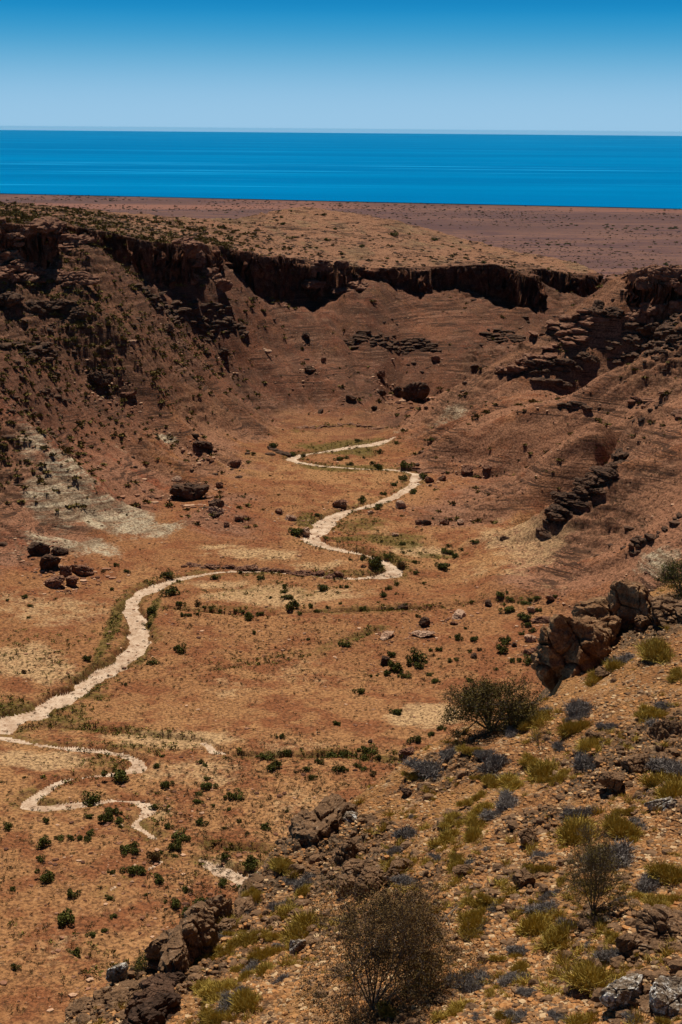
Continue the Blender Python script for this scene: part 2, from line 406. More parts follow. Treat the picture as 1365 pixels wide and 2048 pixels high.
# ------------------------------------------------------------------ material helpers
def mat(name):
    m = bpy.data.materials.new(name); m.use_nodes = True
    nt = m.node_tree; nt.nodes.clear()
    return m, nt
class NB:
    def __init__(s, name, rough=.95, spec=.1):
        s.m, s.t = mat(name)
        s.o = s.n('ShaderNodeOutputMaterial'); s.b = s.n('ShaderNodeBsdfPrincipled')
        s.b.inputs['Roughness'].default_value = rough
        s.b.inputs['Specular IOR Level'].default_value = spec
        s.l(s.b.outputs[0], s.o.inputs[0])
        s.pos = s.n('ShaderNodeNewGeometry').outputs['Position']
    def n(s, k, **kw):
        a = s.t.nodes.new(k)
        for q, v in kw.items(): setattr(a, q, v)
        return a
    def l(s, a, b): s.t.links.new(a, b)
    def put(s, sock, v):
        if isinstance(v, (int, float)): sock.default_value = v
        elif isinstance(v, tuple): sock.default_value = v if len(v) == 4 or len(v) == len(sock.default_value) else (*v, 1)
        else: s.l(v, sock)
    def noise(s, scale, detail=4, vec=None, rough=.55, dim='3D'):
        a = s.n('ShaderNodeTexNoise'); s.put(a.inputs['Vector'], vec or s.pos)
        a.inputs['Scale'].default_value = scale; a.inputs['Detail'].default_value = detail; a.inputs['Roughness'].default_value = rough
        return a.outputs['Fac']
    def vor(s, scale, vec=None, feature='F1', out='Distance'):
        a = s.n('ShaderNodeTexVoronoi', feature=feature); s.put(a.inputs['Vector'], vec or s.pos); a.inputs['Scale'].default_value = scale
        return a.outputs[out]
    def scaled(s, v):
        a = s.n('ShaderNodeMapping'); s.l(s.pos, a.inputs[0]); a.inputs['Scale'].default_value = v
        return a.outputs[0]
    def rng(s, x, a, b, c=0, d=1):
        r = s.n('ShaderNodeMapRange', interpolation_type='SMOOTHSTEP'); s.put(r.inputs[0], x)
        for i, q in enumerate((a, b, c, d)): r.inputs[i + 1].default_value = q
        return r.outputs[0]
    def math(s, op, a, b=0.0):
        r = s.n('ShaderNodeMath', operation=op); s.put(r.inputs[0], a); s.put(r.inputs[1], b)
        return r.outputs[0]
    def mix(s, f, a, b, blend='MIX'):
        r = s.n('ShaderNodeMix', data_type='RGBA', blend_type=blend)
        s.put(r.inputs['Factor'], f); s.put(r.inputs[6], a); s.put(r.inputs[7], b)
        return r.outputs[2]
    def attr(s, name, out='Fac'):
        return s.n('ShaderNodeAttribute', attribute_name=name).outputs[out]
    def color(s, c): s.put(s.b.inputs['Base Color'], c)
    def bump(s, h, strength=.5, dist=.1, prev=None):
        r = s.n('ShaderNodeBump'); s.put(r.inputs['Height'], h); r.inputs['Strength'].default_value = strength; r.inputs['Distance'].default_value = dist
        if prev is not None: s.l(prev, r.inputs['Normal'])
        s.l(r.outputs[0], s.b.inputs['Normal'])
        return r.outputs[0]

# ------------------------------------------------------------------ mesh helpers
def mesh_np(name, V, F, mats=(), attrs=None, smooth=True, mi=None):
    """V (n,3); F (m,3|4) int array"""
    me = bpy.data.meshes.new(name)
    V = np.ascontiguousarray(V, np.float32); F = np.ascontiguousarray(F, np.int32)
    k = F.shape[1]
    me.vertices.add(len(V)); me.vertices.foreach_set('co', V.ravel())
    me.loops.add(F.size); me.loops.foreach_set('vertex_index', F.ravel())
    me.polygons.add(len(F)); me.polygons.foreach_set('loop_start', np.arange(0, F.size, k, dtype=np.int32))
    me.polygons.foreach_set('loop_total', np.full(len(F), k, np.int32))
    me.polygons.foreach_set('use_smooth', np.full(len(F), smooth, bool))
    if mi is not None: me.polygons.foreach_set('material_index', np.asarray(mi, np.int32))
    for m in mats: me.materials.append(m)
    if attrs:
        for a, v in attrs.items():
            at = me.attributes.new(a, 'FLOAT', 'POINT'); at.data.foreach_set('value', np.ascontiguousarray(v, np.float32))
    me.update()
    return me
def link(name, me, parent=None, loc=None, **props):
    o = bpy.data.objects.new(name, me); COL.objects.link(o)
    if parent: o.parent = parent
    if loc is not None: o.location = loc
    for k, v in props.items(): o[k] = v
    return o
def grid_faces(nu, nv):
    i = np.arange(nu - 1)[:, None] * nv + np.arange(nv - 1)[None, :]
    i = i.ravel()
    return np.stack([i, i + nv, i + nv + 1, i + 1], 1)
def submesh(V, F, A):
    used = np.unique(F); mp = np.zeros(len(V), np.int64); mp[used] = np.arange(len(used))
    return V[used], mp[F], {k: v[used] for k, v in A.items()}

#@@MATS
def ground_material():
    b = NB('red_earth', .97, .05)
    big = b.noise(.02, 5); mid = b.noise(.16, 6, rough=.65); fine = b.noise(2.2, 5, rough=.7)
    c = b.mix(b.rng(big, .38, .62), (.325, .148, .060), (.41, .208, .086))
    c = b.mix(b.rng(mid, .44, .60), c, (.26, .098, .040))
    red = b.rng(b.noise(.011, 4), .48, .62)
    c = b.mix(b.math('MULTIPLY', red, b.attr('slope')), c, (.26, .080, .038))
    c = b.mix(b.math('MULTIPLY', b.attr('plateau'), b.rng(b.noise(.08, 6, rough=.7), .3, .6, .5, 1)), c, b.mix(b.rng(b.noise(.22, 7, rough=.75, vec=b.scaled((.5, 1, 1))), .44, .58), (.28, .178, .098), (.105, .066, .040)))
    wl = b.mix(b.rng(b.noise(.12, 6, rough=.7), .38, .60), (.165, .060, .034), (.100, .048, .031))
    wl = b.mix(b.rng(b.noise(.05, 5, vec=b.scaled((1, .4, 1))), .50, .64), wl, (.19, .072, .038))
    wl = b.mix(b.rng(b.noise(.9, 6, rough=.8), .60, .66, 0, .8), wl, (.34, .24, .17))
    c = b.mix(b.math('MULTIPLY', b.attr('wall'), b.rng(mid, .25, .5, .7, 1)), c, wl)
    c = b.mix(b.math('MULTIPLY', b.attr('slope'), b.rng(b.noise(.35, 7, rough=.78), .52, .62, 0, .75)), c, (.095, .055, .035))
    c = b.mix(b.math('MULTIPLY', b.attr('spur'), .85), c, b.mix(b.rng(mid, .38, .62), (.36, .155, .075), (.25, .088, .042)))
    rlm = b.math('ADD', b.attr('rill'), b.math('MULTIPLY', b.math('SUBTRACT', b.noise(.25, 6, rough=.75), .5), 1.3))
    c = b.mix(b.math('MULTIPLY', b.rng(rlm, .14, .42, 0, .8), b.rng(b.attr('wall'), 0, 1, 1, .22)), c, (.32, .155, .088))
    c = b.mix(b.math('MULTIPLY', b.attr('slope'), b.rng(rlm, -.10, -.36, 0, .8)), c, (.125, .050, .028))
    bd = b.noise(1, 5, vec=b.scaled((.035, .035, 2.0)), rough=.8)
    bm_ = b.rng(b.noise(.07, 6, vec=b.scaled((1, 1, 2)), rough=.72), .46, .55)
    c = b.mix(b.math('MULTIPLY', b.math('MULTIPLY', bm_, b.attr('slope')), b.rng(bd, .515, .54, 0, .95)), c, (.055, .030, .020))
    c = b.mix(b.math('MULTIPLY', b.math('MULTIPLY', bm_, b.attr('slope')), b.rng(bd, .47, .44, 0, .5)), c, (.30, .16, .10))
    def crisp(at, sc, det=7, vec=None, k=2.1):
        n = b.noise(sc, det, rough=.82, vec=vec)
        return b.rng(b.math('ADD', b.attr(at), b.math('MULTIPLY', b.math('SUBTRACT', n, .5), k)), .30, .80)
    sd = b.math('MULTIPLY', crisp('sand', .30), .85)
    c = b.mix(sd, c, (.56, .36, .18))
    # greenish/yellow grass film
    gr = b.math('MULTIPLY', crisp('green', .55), .8)
    c = b.mix(gr, c, (.115, .095, .020))
    # bedding: pale grey limestone and dark ledges follow height
    wz = b.n('ShaderNodeSeparateXYZ'); b.l(b.pos, wz.inputs[0])
    st = b.noise(1.0, 5, vec=b.scaled((.05, .05, 1.5)), rough=.7)
    pale = crisp('pale', .30, vec=b.scaled((.6, .6, 3.0)), k=2.3)
    c = b.mix(b.math('MULTIPLY', pale, b.rng(b.noise(1, 6, vec=b.scaled((.12, .12, 2.6)), rough=.8), .40, .50, .25, 1)), c, b.mix(b.rng(st, .4, .6), (.24, .165, .10), (.52, .42, .28)))
    rk = b.math('MULTIPLY', b.attr('rock'), b.rng(b.noise(.6, 6, rough=.75), .40, .56))
    c = b.mix(rk, c, b.mix(b.rng(st, .42, .6), (.075, .040, .024), (.20, .105, .06)))
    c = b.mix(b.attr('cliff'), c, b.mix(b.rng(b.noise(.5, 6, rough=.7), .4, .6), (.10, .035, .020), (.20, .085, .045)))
    # stones
    v = b.vor(1.1); vid = b.vor(1.1, out='Color')
    sep = b.n('ShaderNodeSeparateColor'); b.l(vid, sep.inputs[0])
    stone = b.math('MULTIPLY', b.rng(v, .16, .24, 1, 0), b.rng(sep.outputs[0], .62, .66))
    c = b.mix(b.math('MULTIPLY', stone, .8), c, b.mix(sep.outputs[1], (.42, .22, .13), (.10, .045, .025)))
    c = b.mix(b.rng(fine, .38, .60, .0, 1), b.mix(.72, c, (.06, .026, .014)), c)
    c = b.mix(b.math('MULTIPLY', b.rng(b.noise(1.1, 5, rough=.8), .58, .68, 0, .55), b.rng(b.attr('wall'), 0, 1, 1, .35)), c, b.mix(.5, c, (.56, .36, .19)))
    # dry speckle of tiny tufts
    v2 = b.vor(2.1); tuft = b.math('MULTIPLY', b.rng(v2, .10, .26, 1, 0), b.rng(b.noise(.09, 4), .42, .6))
    c = b.mix(b.math('MULTIPLY', tuft, .75), c, (.055, .036, .014))
    b.color(c)
    n = b.bump(b.math('ADD', fine, b.math('MULTIPLY', b.noise(9, 4), .4)), .9, .28)
    b.bump(b.math('SUBTRACT', 1.0, v), .35, .25, n)
    return b.m
def creek_material():
    b = NB('creek_gravel', .95, .05)
    c = b.mix(b.rng(b.noise(.5, 7, rough=.75), .38, .62), (.36, .237, .153), (.54, .405, .288))
    c = b.mix(b.rng(b.noise(.9, 6, rough=.75), .56, .63, 0, .8), c, (.22, .125, .075))
    v = b.vor(2.2); c = b.mix(b.rng(v, .08, .30, .8, 0), c, (.20, .11, .07))
    b.color(c); b.bump(b.noise(3, 6, rough=.7), .6, .15)
    return b.m
M_GROUND = ground_material(); M_CREEK = creek_material()

# ------------------------------------------------------------------ main land mesh
def main_land():
    thc = np.concatenate([np.linspace(-.50, -.245, 80)[:-1], np.linspace(-.245, .245, 940), np.linspace(.245, .50, 80)[1:]])
    q = np.concatenate([np.arange(62, 120, 2.), np.arange(120, 760, 1.), np.arange(760, 1250, 6.)])
    QX = q[None, :] * np.tan(thc)[:, None]; QY = np.broadcast_to(q[None, :], QX.shape)
    ds = seg_dist(QX.ravel(), QY.ravel(), RIM[:24])[0].reshape(QX.shape)
    dens = np.where(QY < 120, .6, np.where(QY < 760, 2.4, .12)) * (1 + 3.2 * np.exp(-(ds / 4.5) ** 2))
    kern = np.hanning(45); kern /= kern.sum()
    pad = np.concatenate([np.repeat(dens[:1], 22, 0), dens, np.repeat(dens[-1:], 22, 0)])
    dens = sum(kern[i] * pad[i:i + dens.shape[0]] for i in range(45))
    cum = np.cumsum(dens[:, :-1] * np.diff(q)[None, :], 1); cum = np.concatenate([np.zeros((len(thc), 1)), cum], 1)
    # the same growth for neighbouring columns, so that rows stay joined up
    NRW = 1750
    Y = np.stack([np.interp(np.linspace(0, c[-1], NRW), c, q) for c in cum])
    X = Y * np.tan(thc)[:, None]
    x = X.ravel(); y = Y.ravel()
    z, m = final_land(x, y)
    z = np.maximum(z, SEA + 12)
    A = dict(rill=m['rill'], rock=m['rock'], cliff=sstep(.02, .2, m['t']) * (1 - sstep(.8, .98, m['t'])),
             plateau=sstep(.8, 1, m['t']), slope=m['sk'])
    lo = (y < 480) & (m['s'] < 5)
    for nme, P in (('pale', PALE), ('sand', SANDP), ('green', GREENP)):
        a = np.zeros(x.shape); a[lo] = blob(P, x[lo], y[lo]); A[nme] = a
    b0 = lat(GB, x, y)
    cr = np.interp(x, [5, 12, 22, 40, 60, 85], [398, 408, 421, 417, 413, 408])      # the crest of the right spur: everything beyond it is the darker brown bowl scree
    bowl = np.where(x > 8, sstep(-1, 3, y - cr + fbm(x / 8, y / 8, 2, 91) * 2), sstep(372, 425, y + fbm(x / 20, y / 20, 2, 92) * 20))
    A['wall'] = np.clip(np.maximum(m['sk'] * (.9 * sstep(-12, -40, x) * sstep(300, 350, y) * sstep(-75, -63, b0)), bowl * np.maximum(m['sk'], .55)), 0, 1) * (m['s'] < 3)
    A['spur'] = m['sk'] * sstep(8, 16, x) * (1 - bowl) * (m['s'] < 3)
    A['green'] = np.maximum(A['green'], m['bank'] * .55 * sstep(-.35, .2, fbm(x / 14, y / 14, 2, 90)))
    # real relief on the cliff faces: ledges and hollows pushed in and out
    cw = sstep(.01, .15, m['t']) * (1 - sstep(.85, .99, m['t'])) * (y < 640)
    V = np.stack([x, y, z], 1)
    i = np.where(cw > .01)[0]; cx, cy, cz = x[i], y[i], z[i]
    f1 = (fbm(cx / 4.5, cz / 2.2, 3, 200) + fbm(cy / 4.5, cz / 2.2, 3, 205)) * 1.5 + (np.abs(fbm(cx / 1.6, cz / .9, 2, 210)) - .2) * 1.5
    V[i, 1] -= cw[i] * f1 * 1.7; V[i, 0] += cw[i] * fbm(cy / 3, cz / 1.7, 3, 214) * 2.2
    F = grid_faces(len(thc), NRW)
    F = F[:, ::-1]
    fc = m['creek'][F].mean(1) > .5
    v, f, a = submesh(V, F[~fc], A)
    link('terrain', mesh_np('terrain', v, f, [M_GROUND], a), kind='structure')
    v, f, a = submesh(V, F[fc], A)
    link('creek_bed', mesh_np('creek_bed', v, f, [M_CREEK]), kind='structure')
    rr = np.concatenate([np.arange(62, 120, 1.), np.arange(120, 780, .4), np.arange(780, 1250, 5.)])
    z = z.reshape(X.shape)
    return thc, rr, np.stack([np.interp(rr, Y[i], z[i]) for i in range(len(thc))])
THC, RRC, ZG = main_land()

def ground(x, y):
    """height of the finished main land (bilinear look-up)"""
    x = np.asarray(x, float); y = np.asarray(y, float)
    th = np.arctan2(x, y)
    a = np.clip(np.interp(th, THC, np.arange(len(THC))), 0, len(THC) - 1.001); r = np.clip(np.interp(y, RRC, np.arange(len(RRC))), 0, len(RRC) - 1.001)
    i = a.astype(int); j = r.astype(int); fa = a - i; fr = r - j
    return (ZG[i, j] * (1 - fa) + ZG[i + 1, j] * fa) * (1 - fr) + (ZG[i, j + 1] * (1 - fa) + ZG[i + 1, j + 1] * fa) * fr

# ------------------------------------------------------------------ coastal plain and sea
def plain():
    b = NB('haze_tinted_earth', .98, .03)
    sc = b.scaled((.35, 1, 1))
    c = b.mix(b.rng(b.noise(.003, 5, vec=sc), .38, .62), (.100, .054, .045), (.150, .078, .058))  # purple of the distance haze is mixed into these earth colours
    c = b.mix(b.rng(b.noise(.02, 6, vec=sc, rough=.75), .44, .62), c, (.085, .046, .044))
    c = b.mix(b.rng(b.noise(.0015, 4, vec=b.scaled((.25, 1, 1))), .56, .64, 0, .75), c, (.21, .095, .065))
    b.color(b.mix(b.rng(b.vor(.06), .12, .3, .7, 0), c, (.04, .028, .022)))
    xs = np.linspace(-3200, 3600, 260); ts = np.linspace(0, 1, 240)
    X, T = np.meshgrid(xs, ts, indexing='ij')
    cy = COAST(X) + fbm(X / 500, X * 0, 3, 3) * 18
    Y = 700 + (cy - 700) * T
    Z = SEA + .8 + 20 * (1 - sstep(0, .55, T)) + 3 * fbm(X / 300, Y / 300, 3, 4) * (1 - sstep(.85, 1, T)) - .0
    Z = Z + 3.5 * np.exp(-((cy - Y - 60) / 35) ** 2)
    Z = np.maximum(Z, SEA + .6)
    Z[:, -1] = SEA - 1
    link('plain', mesh_np('plain', np.stack([X, Y, Z], -1).reshape(-1, 3), grid_faces(260, 240)[:, ::-1], [b.m]), kind='structure')
    s = NB('sea_water', .6, .0)
    w = s.noise(.0006, 7, vec=s.scaled((.25, 1, 1)), rough=.66)
    near = s.n('ShaderNodeSeparateXYZ'); s.l(s.pos, near.inputs[0])
    col = s.mix(s.rng(w, .40, .66), (.0, .120, .30), (.0, .155, .36))
    st = s.noise(.0022, 7, vec=s.scaled((.10, 1, 1)), rough=.72)
    col = s.mix(s.rng(st, .55, .66, 0, .7), col, (.01, .27, .55))

    s.color(col)
    s.bump(s.noise(.05, 4, vec=s.scaled((.3, 1, 1))), .3, 2)
    R = 90000
    V = [(-R, 4200, SEA), (R, 4200, SEA), (R, R, SEA), (-R, R, SEA)]
    link('sea', mesh_np('sea', np.array(V), np.array([[0, 1, 2, 3]]), [s.m], smooth=False), kind='structure')
plain()
def beach():
    b = NB('beach_sand', .95, .05); b.color(b.mix(b.rng(b.noise(.004, 5), .4, .6), (.30, .20, .14), (.62, .50, .38)))
    xs = np.linspace(-3200, 3600, 400); cy = COAST(xs) + fbm(xs / 500, xs * 0, 3, 3) * 18
    w = 12 + 50 * sstep(-.1, .5, fbm(xs / 260, xs * 0, 3, 9))
    V = np.concatenate([np.stack([xs, cy - 24, 0 * xs + SEA + 5], 1), np.stack([xs, cy + w, 0 * xs + SEA + .25], 1)])
    i = np.arange(399)
    link('beach', mesh_np('beach', V, np.stack([i, i + 1, i + 401, i + 400], 1), [b.m]), kind='structure')
beach()
# ------------------------------------------------------------------ rocks
def ico(sub):
    import bmesh
    bm = bmesh.new(); bmesh.ops.create_icosphere(bm, subdivisions=sub, radius=1.0)
    V = np.array([v.co[:] for v in bm.verts]); F = np.array([[v.index for v in f.verts] for f in bm.faces]); bm.free()
    return V, F
ICO = {k: ico(k) for k in (1, 2, 3, 4, 5, 6)}
def n3(P, sc, seed=0, o=3):
    x, y, z = P[:, 0] / sc, P[:, 1] / sc, P[:, 2] / sc
    return (fbm(x + z * .5, y + z * .3, o, seed) + fbm(y + x * .4, z - x * .2, o, seed + 11) + fbm(z, x - y * .5, o, seed + 23)) / 1.6
def rock_shape(size, seed, sub=4, planes=13, rough=.075, beds=0.0, cut=.45):
    """a fractured block: an ellipsoid cut by random planes, then weathered"""
    rg = np.random.default_rng(seed)
    D, F = ICO[sub]
    N = rg.normal(size=(planes, 3)); N[0] = (0.1 * rg.normal(), 0.1 * rg.normal(), 1); N[1] = (0, .1, -1); N /= np.linalg.norm(N, axis=1)[:, None]
    h = rg.uniform(cut, 1.0, planes)
    dd_ = D.copy()
    c = D @ N.T
    r = np.min(np.where(c > .05, h / np.maximum(c, .05), 9), 1); r = np.minimum(r, 1.12)
    P = D * r[:, None] * np.array(size) * .5
    m = float(np.mean(size))
    nn = n3(P, m * .38, seed, 4) * rough * 1.2 + np.abs(n3(P, m * .13, seed + 5, 3)) * rough * .9
    if sub >= 4:
        nn = nn + (np.abs(n3(P, m * .05, seed + 7, 2)) - .2) * rough * .45
        c1, c2, _ = cell((P[:, 0] + P[:, 2] * .6) / (m * .34), (P[:, 1] - P[:, 2] * .7) / (m * .34), seed % 50)
        nn = nn - .10 * (1 - sstep(0, .12, c2 - c1)) + .05 * _
    P = P + D * (nn * m)[:, None]
    if beds:
        f = P[:, 2] / (m * beds) + n3(P, m * .6, seed + 9, 2) * .4; f = f - np.floor(f)
        g = 1 - .10 * (sstep(.0, .12, f) * (1 - sstep(.2, .34, f)))
        P[:, :2] *= g[:, None]
    return P, F
def rotz(P, a, tilt=0, ta=0):
    c, s = math.cos(a), math.sin(a)
    P = P @ np.array([[c, s, 0], [-s, c, 0], [0, 0, 1]])
    if tilt:
        R = np.array(Matrix.Rotation(tilt, 3, Vector((math.cos(ta), math.sin(ta), 0))))
        P = P @ R.T
    return P
def merge(parts):
    V = []; F = []; n = 0
    for v, f in parts: V.append(v); F.append(f + n); n += len(v)
    return np.concatenate(V), np.concatenate(F)

def rock_material(name, a, b_, lich, k=.5, scale=1.0):
    b = NB(name, .95, .08)
    big = b.noise(.8 * scale, 5, rough=.65); fine = b.noise(7 * scale, 5, rough=.7)
    c = b.mix(b.rng(big, .38, .62), a, b_)
    c = b.mix(b.rng(b.noise(1.6 * scale, 6, rough=.8), .60 - .1 * k, .68 - .08 * k, 0, k), c, lich)
    c = b.mix(b.rng(fine, .30, .6, .65, 0), c, (.03, .018, .012))
    b.color(c)
    n = b.bump(fine, .8, .10 / scale); b.bump(b.noise(2.2 * scale, 5, rough=.6), .7, .3 / scale, n)
    return b.m
M_RK = rock_material('red_brown_rock', (.17, .075, .045), (.27, .14, .085), (.38, .24, .16), .35, .6)
M_RKP = rock_material('pale_rock', (.42, .24, .15), (.52, .33, .22), (.62, .46, .34), .5, .6)
M_RKD = rock_material('dark_brown_rock', (.060, .034, .022), (.13, .07, .042), (.24, .15, .10), .4, .6)
M_RKF = rock_material('weathered_brown_rock', (.15, .085, .045), (.24, .135, .07), (.50, .42, .32), .35, 2.2)
M_RKO = rock_material('ochre_cliff_rock', (.19, .095, .045), (.30, .17, .085), (.46, .34, .22), .3, 1.3)
M_RKW = rock_material('lichen_white_rock', (.16, .11, .07), (.30, .24, .18), (.66, .62, .56), 1.1, 2.6)

BPOS = []
def boulder(u, v, wpx, mt, label, seed, squash=(1, .8, .62), beds=0.0, group=None, name='boulder', fn=None, sub=4, tilt=0, d0=110, d1=640, sink=.22):
    fn = fn or ground
    p = pix_on(u, v, fn, d0, d1)
    w = wpx * np.linalg.norm(p) / FPX
    P, F = rock_shape((w * squash[0], w * squash[1], w * squash[2]), seed, sub, beds=beds)
    P = rotz(P, seed * 1.7 % 6.28, tilt, seed)
    hgt = P[:, 2].max() - P[:, 2].min()
    BPOS.append((p[0], p[1], w))
    o = link(name, mesh_np(name, P, F, [mt], smooth=False), loc=(p[0], p[1], float(fn(p[0], p[1])) - P[:, 2].min() - sink * hgt))
    o['label'] = label; o['category'] = 'boulder' if name == 'boulder' else 'rock'
    if group: o['group'] = group
    return o
def Z1(X, Y): return X / 1.95, 340 + Y / 1.95
def Z2(X, Y): return 665 + X / 1.95, 340 + Y / 1.95
def Z3(X, Y): return X / 1.95, 850 + Y / 1.95
def Z4(X, Y): return 665 + X / 1.95, 850 + Y / 1.95
def Z5(X, Y): return X / 1.95, 1400 + Y / 1.95
def Z6(X, Y): return 665 + X / 1.95, 1400 + Y / 1.95

